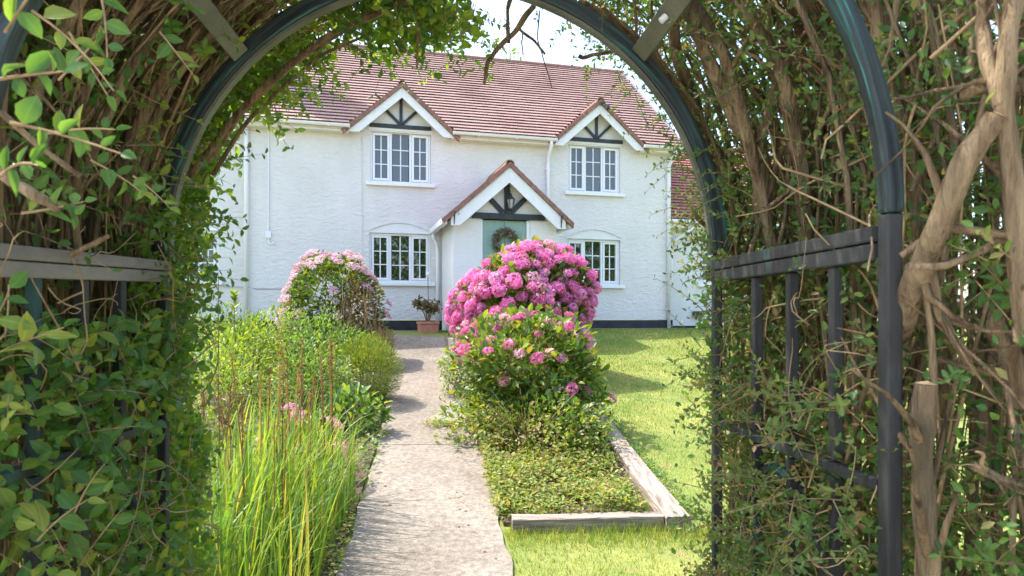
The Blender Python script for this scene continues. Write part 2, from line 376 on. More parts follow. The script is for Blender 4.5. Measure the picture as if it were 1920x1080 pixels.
# ------------------------------------------------------------------ ground
A = math.atan(.262); CA, SA = math.cos(A), math.sin(A); HY0 = 14.2
def house_n(x, y): return -x*SA + (y-HY0)*CA
def sm(t): t = np.clip(t, 0, 1); return t*t*(3-2*t)
def zg(x, y):
    x = np.asarray(x, float); y = np.asarray(y, float)
    yy = np.clip(y, 0, 16)
    z = .0638*yy + .00294*yy*yy
    t = sm((house_n(x, y)+2.4)/1.9)
    z = z*(1-t) + 1.53*t
    return z
PY = [-6, 0, 3.94, 6.56, 12.3, 14]
PL = [0.06, -.58, -1.0, -1.28, -2.14, -2.4]
PR = [1.06, .42, 0.0, -.28, -1.16, -1.42]
def pl(y): return np.interp(y, PY, PL)
def pr(y): return np.interp(y, PY, PR)

def axis(*segs):
    return np.unique(np.concatenate([np.linspace(a, b, n) for a, b, n in segs]))
gx = axis((-400, -40, 7), (-40, -8, 13), (-8, 8, 65), (8, 40, 13), (40, 400, 7))
gy = axis((-400, -20, 7), (-20, 0, 12), (0, 16, 81), (16, 40, 12), (40, 600, 9))
GX, GY = np.meshgrid(gx, gy)
bump = (np.sin(GX*1.9+GY*.7)+np.sin(GX*.8-GY*1.6))*.012*((np.abs(GX) < 9) & (GY > 2.5) & (GY < 13))
GZ = zg(GX, GY) + bump*np.clip(np.abs(GX+.7)-1.5, 0, 1)
ny, nx = GX.shape
ii = np.arange(nx*ny).reshape(ny, nx)
GF = np.stack([ii[:-1, :-1], ii[:-1, 1:], ii[1:, 1:], ii[1:, :-1]], -1).reshape(-1, 4)
ground = link('lawn', nmesh('lawn', np.stack([GX, GY, GZ], -1).reshape(-1, 3), GF, M['lawn'], smooth=True), kind='structure', label='sunlit lawn of mown grass sloping up to the cottage')

def strip(name, ys, xl, xr, top, mat, parent=None, depth=.12, nxs=7, jit=0.0, **kw):
    """a slab that follows the ground: left/right edge functions"""
    V = []; F = []
    ys = np.asarray(ys)
    for j, y in enumerate(ys):
        a, b = float(xl(y)), float(xr(y))
        if jit:
            a += jit*(math.sin(y*7.3)+math.sin(y*17.1+1)*.6); b += jit*(math.sin(y*6.1+2)+math.sin(y*15.7)*.6)
        xs = np.linspace(a, b, nxs)
        zs = zg(xs, np.full(nxs, y)) + top
        for x, z in zip(xs, zs): V.append((x, y, z))
    n = len(ys)
    for j in range(n-1):
        for i in range(nxs-1):
            p = j*nxs+i; F.append((p, p+1, p+nxs+1, p+nxs))
    base = len(V)
    ring = [i for i in range(nxs)] + [j*nxs+nxs-1 for j in range(1, n)] + [(n-1)*nxs+i for i in range(nxs-2, -1, -1)] + [j*nxs for j in range(n-2, 0, -1)]
    for r in ring: V.append((V[r][0], V[r][1], V[r][2]-depth))
    m = len(ring)
    for k in range(m): F.append((ring[k], base+k, base+(k+1) % m, ring[(k+1) % m]))
    return link(name, nmesh(name, V, F, mat), parent, **kw)

M['reflector'] = rough_mat('pale gravel drive', (.36, .33, .28), (.56, .52, .46), 45, .95, .6, 70)  # unseen pale ground, added to bounce sunlight onto the near hedge faces
dx_, dy_ = np.meshgrid(np.linspace(-14, 14, 15), np.linspace(-14, .55, 12))
di = np.arange(dx_.size).reshape(dx_.shape)
link('ground_reflector', nmesh('ground_reflector', np.stack([dx_, dy_, zg(dx_, dy_)+.012], -1).reshape(-1, 3), np.stack([di[:-1, :-1], di[:-1, 1:], di[1:, 1:], di[1:, :-1]], -1).reshape(-1, 4), M['reflector']), None, kind='structure', label='pale gravel drive outside the arch, unseen, added to bounce light onto the hedges')
path = empty('path', (0, 0, 0)); tag(path, kind='structure', label='worn concrete garden path leading to the porch')
JY = 6.56
strip('slab', np.linspace(.56, JY-.007, 80), pl, pr, .022, M['concrete'], path, jit=.012)
strip('slab', np.linspace(JY+.007, 12.45, 60), pl, pr, .022, M['concrete'], path, jit=.012)

# patio in front of the porch (house frame), a low step above the path
hz = lambda s, n, z=0: np.array([s*CA-n*SA, HY0+s*SA+n*CA, z])
patio = empty('patio', (0, HY0, 0), A); tag(patio, kind='structure', label='grey concrete patio step in front of the porch')
for k, (s0, s1, n0, n1, z1) in enumerate([(-2.75, -1.66, -1.42, -.62, 1.405), (-1.645, .9, -2.35, -1.45, 1.43), (-2.75, -1.66, -.605, -.02, 1.50)]):
    MB().box(s0, s1, n0, n1, 1.1, z1).build('slab', M['patio'], patio, bevel=.008)
gs = MB().box(.55, 3.6, -.32, -.03, 1.4, 1.555).build('gravel_strip', M['gravel'], None, kind='structure', label='narrow pinkish gravel strip along the plinth')
gs.location = (0, HY0, 0); gs.rotation_euler = (0, 0, A)

def bed(name, ys, xl, xr, **kw):
    return strip(name, ys, xl, xr, .03, M['soil'], None, .1, 9, .0, kind='structure', **kw)
bed('flower_bed', np.linspace(1.9, 11.8, 50), lambda y: -4.6, lambda y: pl(y)-.02, label='planted soil bed left of the path')
sleeper_x = lambda y: np.interp(y, [4.6, 7.9, 10.5], [1.12, .88, .70])
bed('flower_bed', np.linspace(4.66, 10.9, 40), lambda y: pr(y)+.02, sleeper_x, label='planted soil bed right of the path')

# ------------------------------------------------------------------ the cottage
Z0 = 1.53
cottage = empty('cottage', (0, HY0, Z0), A, 'white roughcast cottage with red tiled roof, two gabled dormers and a front porch', 'house')
def hb(mb, name, mat, parent=cottage, **kw):
    return mb.build(name, mat, parent, off=(0, 0, Z0) if parent is cottage else (0, 0, Z0), **kw)

WT = .30                                     # wall thickness
def wall_with_holes(name, s0, s1, z0, z1, n0, holes, mat, tops=()):
    """front wall as cells round openings; one mesh, closed reveals"""
    xs = sorted({s0, s1, *[h[0] for h in holes], *[h[1] for h in holes]})
    zs = sorted({z0, z1, *[h[2] for h in holes], *[h[3] for h in holes]})
    inh = lambda x, z: any(h[0] < x < h[1] and h[2] < z < h[3] for h in holes)
    V = {}; vl = []; F = []
    def vi(x, y, z):
        k = (round(x, 4), round(y, 4), round(z, 4))
        if k not in V: V[k] = len(vl); vl.append(k)
        return V[k]
    for i in range(len(xs)-1):
        for j in range(len(zs)-1):
            a, b, c, d = xs[i], xs[i+1], zs[j], zs[j+1]
            if inh((a+b)/2, (c+d)/2): continue
            F.append((vi(a, n0, c), vi(b, n0, c), vi(b, n0, d), vi(a, n0, d)))
    for (a, b, c, d) in holes:
        n1 = n0+WT
        F.append((vi(a, n0, c), vi(a, n0, d), vi(a, n1, d), vi(a, n1, c)))
        F.append((vi(b, n0, c), vi(b, n1, c), vi(b, n1, d), vi(b, n0, d)))
        F.append((vi(a, n0, c), vi(a, n1, c), vi(b, n1, c), vi(b, n0, c)))
        F.append((vi(a, n0, d), vi(b, n0, d), vi(b, n1, d), vi(a, n1, d)))
    # sides and back
    F.append((vi(s0, n0, z0), vi(s0, n0, z1), vi(s0, n0+WT, z1), vi(s0, n0+WT, z0)))
    F.append((vi(s1, n0, z0), vi(s1, n0+WT, z0), vi(s1, n0+WT, z1), vi(s1, n0, z1)))
    F.append((vi(s0, n0, z1), vi(s1, n0, z1), vi(s1, n0+WT, z1), vi(s0, n0+WT, z1)))
    mb = MB(); mb.v = vl; mb.f = F
    return mb
WIN = {'ul': (-2.89, -1.69, 4.465, 5.50), 'ur': (1.23, 2.43, 4.465, 5.50), 'll': (-2.91, -1.69, 2.485, 3.465), 'lr': (1.20, 2.43, 2.485, 3.465)}
EZ = 5.47
hb(wall_with_holes('wall', -5.13, 3.64, 1.735, EZ, 0, [(w[0], w[1], w[2], min(w[3], EZ-.001)) for w in WIN.values()], M['render']), 'wall', M['render'])
# gable fields above the two upper windows, flush with the wall and bonded to it
for sc_, hw in ((-2.29, .95), (1.87, .93)):
    hb(MB().prism([(sc_-hw, EZ+.001), (sc_+hw, EZ+.001), (sc_, EZ+hw*.88)], .002, .12), 'gable', M['smooth'])
hb(MB().box(-5.16, 3.67, -.025, .25, 1.3, 1.73), 'plinth', M['plinth'])
hb(MB().box(3.34, 3.638, .302, 6.2, 1.735, 5.47), 'side_wall', M['render'])
hb(MB().prism([(0, 0)]*0 or [(0.302, 5.473), (6.2, 5.473), (3.25, 8.15)], -3.636, -3.34), 'gable_wall', M['render']).rotation_euler = (0, 0, PI/2)
# left wing, set back a little
LW = (-6.72, -5.69, 2.47, 3.42)
hb(wall_with_holes('wall', -9.0, -5.135, 1.735, 5.47, .10, [LW], M['render']), 'wall', M['render'])
hb(MB().box(-9.02, -5.165, .075, .3, 1.3, 1.73), 'plinth', M['plinth'])

def window(w, n0, arched, gl, rows=3, sill=True, nsash=3):
    s0, s1, z0, z1 = w
    fr = .045
    nf = n0+.055
    mb = MB()
    mb.box(s0+.002, s1-.002, nf, nf+.07, z1-fr, z1-.002).box(s0+.002, s1-.002, nf, nf+.07, z0+.002, z0+fr)
    mb.box(s0+.002, s0+fr, nf, nf+.07, z0+fr, z1-fr).box(s1-fr, s1-.002, nf, nf+.07, z0+fr, z1-fr)
    W = s1-s0-2*fr
    if nsash == 3: cuts = [0, .305, .345, .655, .695, 1]
    else: cuts = [0, .48, .52, 1]
    for k in range(1, len(cuts)-1, 2):
        mb.box(s0+fr+W*cuts[k], s0+fr+W*cuts[k+1], nf, nf+.07, z0+fr, z1-fr)
    win = hb(mb, 'window', M['upvc'], bevel=.006)
    for k in range(0, len(cuts), 2):
        a, b = s0+fr+W*cuts[k], s0+fr+W*cuts[k+1]
        opener = (k != 2) if nsash == 3 else True
        e = .048 if opener else .012
        if opener:
            c = MB(); g = .003; q = nf-.012
            c.box(a+g, b-g, q, nf+.05, z1-fr-e, z1-fr-g).box(a+g, b-g, q, nf+.05, z0+fr+g, z0+fr+e).box(a+g, a+e, q, nf+.05, z0+fr+e, z1-fr-e).box(b-e, b-g, q, nf+.05, z0+fr+e, z1-fr-e)
            hb(c, 'casement', M['upvc'], win, bevel=.005)
        a, b, c0, c1 = a+e, b-e, z0+fr+e, z1-fr-e
        mid = (a+b)/2
        bw = .011
        hb(MB().box(mid-bw, mid+bw, nf+.022, nf+.032, c0, c1), 'glazing_bar', M['upvc'], win)
        for r in range(1, rows):
            zz = c0+(c1-c0)*r/rows
            hb(MB().box(a, b, nf+.020, nf+.034, zz-bw*.9, zz+bw*.9), 'glazing_bar', M['upvc'], win)
        for r in range(rows):
            p0 = c0+(c1-c0)*r/rows+(bw if r else 0); p1 = c0+(c1-c0)*(r+1)/rows-(bw if r < rows-1 else 0)
            for (x0, x1) in ((a, mid-bw), (mid+bw, b)):
                t = random.uniform(-.0012, .0012)
                pm = MB(); pm.add([(x0, nf+.036+t, p0), (x1, nf+.036-t, p0), (x1, nf+.036-t*.5, p1), (x0, nf+.036+t*.5, p1), (x0, nf+.046, p0), (x1, nf+.046, p0), (x1, nf+.046, p1), (x0, nf+.046, p1)],
                       [(0,1,2,3),(7,6,5,4),(0,4,5,1),(1,5,6,2),(2,6,7,3),(3,7,4,0)])
                hb(pm, 'pane', gl, win)
    if sill: hb(MB().box(s0-.08, s1+.08, n0-.075, n0+.05, z0-.07, z0-.002), 'sill', M['upvc'], win, bevel=.008)
    if arched:
        # rendered tympanum under a shallow arch with a drip lip
        n = 14; ax = [s0+(s1-s0)*i/n for i in range(n+1)]; az = [z1+.035+.165*(1-((i-n/2)/(n/2))**2) for i in range(n+1)]
        hb(MB().prism([(s0, z1+.001), (s1, z1+.001)]+[(ax[i], az[i]) for i in range(n, -1, -1)], n0-.004, n0+.02), 'tympanum', M['whitewood'], win)
        lip = MB(); V = []; F = []
        for i in range(n+1):
            for (y_, dz_) in ((n0-.03, .001), (n0-.03, .028), (n0+.01, .034), (n0+.01, .001)): V.append((ax[i], y_, az[i]+dz_))
        for i in range(n):
            for q in range(4): F.append((i*4+q, i*4+(q+1) % 4, i*4+4+(q+1) % 4, i*4+4+q)[::-1])
        F += [(0, 1, 2, 3), (n*4+3, n*4+2, n*4+1, n*4)]
        lip.add(V, F)
        hb(lip, 'arch_lip', M['render'], win)
    else:
        hb(MB().box(s0-.035, s1+.035, n0-.012, n0+.02, z1+.001, z1+.05), 'head_trim', M['upvc'], win)
    return win
for k, w in WIN.items(): window(w, 0, k[0] == 'l', M['glassup'] if k[0] == 'u' else M['glasslow'])
window(LW, .10, False, M['glasslow'])
EW = (4.56, 5.5, 2.56, 3.27)
# dark rooms behind the glass so nothing shows through from the side
hb(MB().box(-8.9, 3.3, .32, .36, 1.8, 5.46), 'inner_wall', M['plinth'])

# main roof: thirty courses, each course one strip of tile noses
NE, ZE, NR, ZR = -.30, 5.50, 3.10, 8.29
SL = (ZR-ZE)/(NR-NE)
PITCH = math.atan(SL)
def courses(s0, s1, ne, ze, nr, zr, count, mat, parent, tilew=.17, lift=.047, over=.03, cuts=()):
    dn, dz = (nr-ne)/count, (zr-ze)/count
    L = math.hypot(dn, dz); un, uz = dn/L, dz/L
    nnx, nnz = -uz, un                              # outward normal
    for k in range(count):
        zmid = ze+dz*(k+.3)
        spans = [(s0, s1)]
        for (cs, ca, sl) in cuts:                       # leave the dormers open
            hw = (ca-zmid)/sl
            if hw > .02:
                spans = [q for (a, b) in spans for q in ((a, min(b, cs-hw)), (max(a, cs+hw), b)) if q[1]-q[0] > .03]
        b0n, b0z = ne+dn*k, ze+dz*k
        for (sa, sb) in spans:
            w = tilew; x0 = s0+(k % 2)*.5*w
            i0 = math.ceil((sa+.01-x0)/w)
            edges = [sa] + [x0+i*w for i in range(i0, i0+400) if sa+.01 < x0+i*w < sb-.01] + [sb]
            V = []; F = []
            for i in range(len(edges)-1):
                j = random.gauss(0, .0011); j2 = random.gauss(0, .0018)
                for x in (edges[i]+.001, edges[i+1]-.001):
                    for (along, h) in ((.075, .002), (-over+j2, lift-.0135+j), (-over+j2, lift+j), (L*1.02, .012)):
                        V.append((x, b0n+un*along+nnx*h, b0z+uz*along+nnz*h))
                o = i*8
                F += [(o, o+4, o+5, o+1), (o+1, o+5, o+6, o+2), (o+2, o+6, o+7, o+3)]
                if i: F += [(o-3, o+1, o+2, o-2), (o-2, o+2, o+3, o-1)]
            mb = MB(); mb.v = V; mb.f = F
            hb(mb, 'tile_course', mat, parent)
DORM = [(-2.29, 1.0), (1.87, .98)]
def slab(m, s0, s1, n0, n1, front=True):
    f = lambda n: ZE+(n-NE)*SL
    return m.add([(s0, n0, f(n0)-.03), (s1, n0, f(n0)-.03), (s1, n1, f(n1)-.03), (s0, n1, f(n1)-.03), (s0, n0, f(n0)-.08), (s1, n0, f(n0)-.08), (s1, n1, f(n1)-.08), (s0, n1, f(n1)-.08)],
                 [(0,1,2,3),(7,6,5,4),(0,4,5,1),(1,5,6,2),(2,6,7,3),(3,7,4,0)])
ND = NE+(6.46-ZE)/SL
m = MB()
slab(m, -9.1, -3.31, NE, ND-.002); slab(m, -1.27, .87, NE, ND-.002); slab(m, 2.87, 3.86, NE, ND-.002); slab(m, -9.1, 3.86, ND, NR)
m.add([(-9.1, 6.5, ZE-.03), (3.86, 6.5, ZE-.03), (3.86, NR+.001, ZR-.03), (-9.1, NR+.001, ZR-.03), (-9.1, 6.5, ZE-.08), (3.86, 6.5, ZE-.08), (3.86, NR+.001, ZR-.08), (-9.1, NR+.001, ZR-.08)], [(3,2,1,0),(4,5,6,7),(0,1,5,4),(1,2,6,5),(3,0,4,7)])
roof = hb(m, 'roof', M['tile'])
courses(-9.1, 3.86, NE, ZE, NR, ZR, 30, M['tile'], roof, cuts=[(d[0], 6.42, .885) for d in DORM])
for k in range(28):
    x = -9.1+k*.463
    rm = MB(); n = 6
    V = []; F = []
    for xx in (x, x+.46):
        for i in range(n+1):
            a = PI*(i/n); V.append((xx, NR-.11*math.cos(a), ZR-.03+.10*math.sin(a)))
    for i in range(n): F.append((i, i+n+1, i+n+2, i+1))
    rm.add(V, F); hb(rm, 'ridge_tile', M['tileedge'], roof)
hb(MB().box(3.70, 3.83, .3, 6.2, 5.35, 5.45), 'verge_trim', M['whitewood'], roof)

# tall chimney stack, unseen, added to throw a shadow band down the roof
ch = hb(MB().box(-5.75, -4.90, 1.10, 1.70, 6.2, 9.75).box(-5.81, -4.84, 1.04, 1.76, 9.752, 9.87), 'shadow_chimney', M['brick'])
hb(MB().lathe([(.14, 9.872), (.15, 9.95), (.12, 10.25), (.16, 10.3), (.16, 10.34)], -5.33, 1.40), 'shadow_chimney_pot', M['terracotta'], ch)

# fascia, soffit and gutters between the dormers
segs = [(-9.0, -2.29-1.0), (-2.29+1.0, 1.87-.98), (1.87+.98, 3.78)]
for (a, b) in segs:
    hb(MB().box(a, b, -.215, -.19, 5.375, 5.49), 'fascia', M['whitewood'])
    hb(MB().box(a, b, -.189, -.004, 5.385, 5.40), 'soffit', M['whitewood'])
    V = []; F = []; n = 8
    g = MB()
    for r_, fl in ((.058, 0), (.052, 1)):
        V = []
        for x in (a, b):
            for i in range(n+1):
                t_ = PI*i/n; V.append((x, -.277-r_*math.cos(t_), 5.487-r_*math.sin(t_)))
        F = [(i, i+n+1, i+n+2, i+1) if fl else (i+1, i+n+2, i+n+1, i) for i in range(n)]
        g.add(V, F)
    g.box(a, b, -.338, -.329, 5.484, 5.492)
    for x in (a, b-.01):
        g.prism([(x, 5.43), (x+.01, 5.43), (x+.01, 5.488), (x, 5.488)], -.33, -.225)
    for x in np.arange(a+.5, b-.2, .8): g.box(x, x+.03, -.342, -.217, 5.425, 5.433)
    hb(g, 'gutter', M['upvc'])

def bargeboards(parent, sc_, apex, half, foot_z, width, n0, n1, mat, slope):
    """pair of boards meeting at the apex, feet cut level"""
    dv = width*math.sqrt(1+slope*slope)
    for sg in (-1, 1):
        top_f = apex-half*slope
        P = [(sc_, apex), (sc_, apex-dv), (sc_+sg*(apex-dv-foot_z)/slope, foot_z), (sc_+sg*half, foot_z), (sc_+sg*half, top_f)]
        if P[2][0]*sg > P[3][0]*sg: P[2] = P[3]; P = [P[0], P[1], P[3], P[4]]
        if sg > 0: P = P[::-1]
        hb(MB().prism(P[::-1] if False else P, n0, n1), 'bargeboard', mat, parent, bevel=.006)

def gable_roof(parent, sc_, apex, half, n0, n1, thick, slope, backslope, mat, edge, rows):
    """two tiled slopes; they run back from n0 until n1 (or to the main roof)"""
    for sg in (-1, 1):
        L = half; 
        for k in range(rows):
            t0, t1 = k/rows, (k+1)/rows                   # from eave (t=0) to ridge
            V = []
            for t, h in ((t0-.04, .022), (t1+.04, .004)):
                x = sc_+sg*half*(1-t); z = apex-half*(1-t)*slope
                hx, hzv = sg*math.sin(math.atan(slope))*h, math.cos(math.atan(slope))*h
                zb = z+hzv
                nb = n1 if not backslope else max(n0+.1, NE+(zb-ZE)/SL+.06)
                V += [(x+hx, n0, zb), (x+hx, nb, zb)]
            x = sc_+sg*half*(1-t0+.04); z = apex-half*(1-t0+.04)*slope
            nb = n1 if not backslope else max(n0+.1, NE+(z-ZE)/SL+.06)
            V += [(x, n0, z-.012), (x, nb, z-.012)]
            F = [(0, 1, 3, 2), (4, 5, 1, 0)] if sg < 0 else [(2, 3, 1, 0), (0, 1, 5, 4)]
            mb = MB().add(V, F); hb(mb, 'tile_course', mat, parent)
            # verge tile end seen on the front edge
            ta, tb = t0-.03, t1+.01
            xa, za = sc_+sg*half*(1-ta), apex-half*(1-ta)*slope
            xb, zb2 = sc_+sg*half*(1-tb), apex-half*(1-tb)*slope
            if k == rows-1: xb, zb2 = sc_, apex
            j = random.uniform(0, .012)
            P = [(xa, za-thick), (xb, zb2-thick), (xb, zb2+.008), (xa, za+.024)]
            if sg > 0: P = P[::-1]
            hb(MB().prism(P, n0-.022-j, n0+.05), 'verge_tile', edge, parent)
    V = []; F = []; n = 8
    nb = n1 if not backslope else NE+(apex-ZE)/SL+.15
    r = .085
    nseg = max(1, int(round((nb-n0)/.4))); dl = (nb-n0+.03)/nseg
    for q in range(nseg):
        y0, y1 = n0-.03+q*dl, n0-.03+(q+1)*dl-.006
        m = MB(); V = []; F = []
        for y in (y0, y1):
            for i in range(n+1):
                a = PI*(i/n)*1.2-.1*PI; V.append((sc_+r*math.cos(a), y, apex-.045+r*math.sin(a)))
            for i in range(n+1):
                a = PI*(i/n)*1.2-.1*PI; V.append((sc_+(r-.018)*math.cos(a), y, apex-.045+(r-.018)*math.sin(a)))
        k2 = 2*(n+1)
        for i in range(n):
            F += [(i+1, i, i+k2, i+k2+1), (i+n+1, i+n+2, i+n+2+k2, i+n+1+k2), (i, i+1, i+n+2, i+n+1)]
        m.add(V, F); hb(m, 'ridge_tile', edge, parent)

for (sc_, half) in DORM:
    dr = hb(MB().prism([(sc_-half+.12, 5.40), (sc_+half-.12, 5.40), (sc_, 5.40+(half-.12)*.88)], .125, .135), 'dormer', M['smooth'])
    apex = 6.395
    bargeboards(dr, sc_, apex-.085, half+.02, 5.375, .155, -.235, -.205, M['whitewood'], .885)
    gable_roof(dr, sc_, apex, half+.10, -.245, 1.2, .085, .885, True, M['tile'], M['tileedge'], 9)
    # soffit boards under the overhang
    for sg in (-1, 1):
        m = MB(); a = (sc_, apex-.09); b = (sc_+sg*(half-.02), apex-.09-(half-.02)*.885)
        P = [a, (a[0], a[1]+.015), (b[0], b[1]+.015), b]
        if sg > 0: P = P[::-1]
        hb(m.prism(P[::-1], -.203, .001), 'soffit', M['whitewood'], dr)
    # timber fan
    bz = 5.545
    hb(MB().box(sc_-.62, sc_+.60, -.05, -.002, bz, bz+.075), 'beam', M['blackwood'], dr, bevel=.004)
    hb(MB().box(sc_-.028, sc_+.028, -.045, -.003, bz+.077, 6.17), 'timber_post', M['blackwood'], dr, bevel=.004)
    for sg in (-1, 1):
        hb(MB().bar((sc_+sg*.035, -.022, bz+.10), (sc_+sg*.33, -.022, bz+.385), .036, .052, (0, 0, 1)), 'timber_strut', M['blackwood'], dr)

# pipes
def downpipe(pts, r=.034, clips=()):
    m = MB().tube(pts, r, 10)
    for c in clips: m.box(c[0]-.05, c[0]+.05, c[1]-.005, c[1]+.05, c[2]-.015, c[2]+.015)
    return hb(m, 'downpipe', M['upvc'], smooth=True)
downpipe([(.77, -.277, 5.45), (.77, -.277, 5.34), (.77, -.06, 5.16), (.77, -.05, 5.0), (.77, -.05, 1.55)], .036, [(.77, -.05, 4.9), (.77, -.05, 3.9)])
downpipe([(3.60, -.277, 5.45), (3.60, -.277, 5.35), (3.56, -.07, 5.14), (3.56, -.05, 5.0), (3.56, -.05, 1.55)], .040, [(3.56, -.05, 4.3), (3.56, -.05, 2.6), (3.56, -.05, 1.95)])
downpipe([(-5.18, -.05, 5.35), (-5.18, -.05, 5.0), (-5.18, -.05, 1.55)], .042, [(-5.18, -.05, 4.2), (-5.18, -.05, 2.55)])
hb(MB().tube([(-4.79, -.02, 5.37), (-4.79, -.02, 3.25), (-4.77, -.03, 3.19), (-4.72, -.04, 3.18), (-4.69, -.03, 3.23)], .014, 8).box(-4.84, -4.74, -.04, 0, 3.30, 3.42), 'overflow_pipe', M['upvc'])
hb(MB().tube([(-3.05, -.008, 5.36), (-3.05, -.008, 3.8), (-3.045, -.008, 2.9)], .008, 6), 'cable', M['render'])
hb(MB().tube([(-5.6, .09, 2.37), (-5.14, .02, 2.36), (-5.0, -.01, 2.33), (-3.9, -.01, 2.34), (-3.2, -.01, 2.38)], .008, 6), 'cable', M['curtain'])

# right extension, single storey, set back
ext_n = .35
hb(wall_with_holes('wall', 3.645, 9.0, 1.6, 4.0, ext_n, [EW], M['smooth']), 'wall', M['smooth'])
window(EW, ext_n, False, M['glasslow'], 3, True, 2)
hb(MB().box(3.68, 9.0, ext_n-.02, ext_n+.2, 1.3, 1.597), 'plinth', M['plinth'])
er = hb(MB().add([(3.66, ext_n-.25, 3.95), (9.2, ext_n-.25, 3.95), (9.2, 3.4, 6.45), (3.66, 3.4, 6.45), (3.66, ext_n-.25, 3.90), (9.2, ext_n-.25, 3.90), (9.2, 3.4, 6.40), (3.66, 3.4, 6.40)], [(0,1,2,3),(7,6,5,4),(0,4,5,1),(1,5,6,2),(2,6,7,3),(3,7,4,0)]), 'extension_roof', M['tile2'])
courses(3.66, 9.2, ext_n-.27, 3.99, 3.4, 6.50, 27, M['tile2'], er)
hb(MB().box(3.66, 9.1, ext_n-.20, ext_n-.17, 3.80, 3.95), 'fascia', M['whitewood'])
g = MB()
g.prism([(3.68, 3.90), (9.1, 3.90), (9.1, 3.985), (3.68, 3.985)], ext_n-.31, ext_n-.205)
hb(g, 'gutter', M['upvc'], bevel=.02)
downpipe([(4.22, ext_n-.25, 3.92), (4.22, ext_n-.25, 3.78), (3.86, ext_n-.06, 3.52), (3.80, ext_n-.05, 3.40), (3.80, ext_n-.05, 2.66), (3.64, ext_n-.34, 2.50)], .034)
mb = MB().box(4.36, 4.60, ext_n-.09, ext_n-.002, 1.80, 1.93).tube([(4.43, ext_n-.05, 1.80), (4.43, ext_n-.05, 1.74)], .02, 8).tube([(4.52, ext_n-.05, 1.80), (4.52, ext_n-.05, 1.75)], .014, 8)
hb(mb, 'outdoor_socket', M['grey'], label='dark grey weatherproof box low on the extension wall', bevel=.006)
hb(MB().box(3.66, 3.70, ext_n-.05, ext_n-.005, 4.1, 4.55), 'flashing', M['grey'])

# porch
PC, PN = -.47, -1.40
pw = MB()
DS0, DS1, DZ1 = -.925, -.075, 3.60
pw.box(-1.475, DS0-.03, PN, PN+.25, 1.45, 3.62).box(DS1+.06, .505, PN, PN+.25, 1.45, 3.62)
pw.box(-1.475, -1.255, PN+.25, -.03, 1.45, 3.62).box(.285, .505, PN+.25, -.03, 1.45, 3.62)
porch = hb(pw, 'porch', M['smooth'])
hb(MB().prism([(PC-1.0, 3.625), (PC+1.0, 3.625), (PC, 4.46)], PN+.002, PN+.1), 'porch_gable', M['smooth'], porch)
bargeboards(porch, PC, 4.545, 1.085, 3.44, .215, PN-.235, PN-.20, M['whitewood'], .885)
gable_roof(porch, PC, 4.63, 1.19, PN-.245, -.005, .085, .885, False, M['tile2'], M['tileedge'], 10)
for sg in (-1, 1):
    a = (PC, 4.49); b = (PC+sg*1.09, 4.49-1.09*.885)
    P = [a, (a[0], a[1]+.02), (b[0], b[1]+.02), b]
    if sg > 0: P = P[::-1]
    hb(MB().prism(P[::-1], PN-.198, -.01), 'soffit', M['whitewood'], porch)
    x = PC+sg*1.20
    hb(MB().prism([(x-.05, 3.47), (x+.05, 3.47), (x+.055, 3.56), (x-.055, 3.56)], PN-.20, -.02), 'gutter', M['upvc'], porch)
hb(MB().box(-1.13, .27, PN-.05, PN-.002, 3.612, 3.72), 'beam', M['blackwood'], porch, bevel=.005)
hb(MB().box(PC-.05, PC+.05, PN-.046, PN-.003, 3.722, 4.30), 'timber_post', M['blackwood'], porch, bevel=.005)
for sg in (-1, 1):
    hb(MB().bar((PC+sg*.075, PN-.022, 3.735), (PC+sg*.36, PN-.022, 4.02), .038, .095), 'timber_strut', M['blackwood'], porch)
downpipe([(-1.66, -.12, 3.48), (-1.66, -.12, 3.38), (-1.58, -.06, 3.27), (-1.57, -.06, 3.1), (-1.57, -.06, 1.55)], .034)
# door: two panelled leaves in a white frame
fr = MB().box(DS0-.028, DS0, PN+.02, PN+.16, 1.5, 3.605).box(DS1, DS1+.058, PN+.02, PN+.16, 1.5, 3.605)
hb(fr, 'door_frame', M['upvc'])
for (a, b) in ((DS0+.002, (DS0+DS1)/2-.003), ((DS0+DS1)/2+.003, DS1-.002)):
    d = hb(MB().box(a, b, PN+.07, PN+.12, 1.5, 3.60), 'door', M['door'], bevel=.004)
    for (p0, p1) in ((1.62, 2.45), (2.60, 3.42)):
        w = .075
        m = MB()
        m.box(a+w, b-w, PN+.060, PN+.069, p0, p0+.02).box(a+w, b-w, PN+.060, PN+.069, p1-.02, p1)
        m.box(a+w, a+w+.02, PN+.060, PN+.069, p0+.02, p1-.02).box(b-w-.02, b-w, PN+.060, PN+.069, p0+.02, p1-.02)
        m.box(a+w+.05, b-w-.05, PN+.056, PN+.069, p0+.05, p1-.05)
        hb(m, 'door_panel', M['door'], d)
# basket brackets
for x in (-1.50, .52):
    m = MB().tube([(x, PN-.245, 3.46), (x, PN-.245, 3.66)], .008, 6).tube([(x, PN-.25, 3.65), (x, PN-.33, 3.69), (x+.03, PN-.42, 3.67), (x+.05, PN-.46, 3.62), (x+.04, PN-.44, 3.60)], .007, 6).tube([(x, PN-.25, 3.52), (x, PN-.30, 3.58), (x, PN-.34, 3.68)], .006, 6)
    hb(m, 'basket_bracket', M['iron'], porch)
m = MB().box(1.85, 1.95, -.30, -.24, 6.28, 6.33).tube([(1.9, -.27, 6.30), (1.9, -.36, 6.25), (1.95, -.42, 6.22)], .012, 6).tube([(1.78, -.26, 6.31), (1.9, -.29, 6.32), (2.02, -.27, 6.28), (2.5, .1, 6.27)], .006, 6).lathe([(.02, 6.14), (.045, 6.17), (.04, 6.23), (.01, 6.25)], 1.97, -.40, 8)
hb(m, 'security_light', M['iron'])

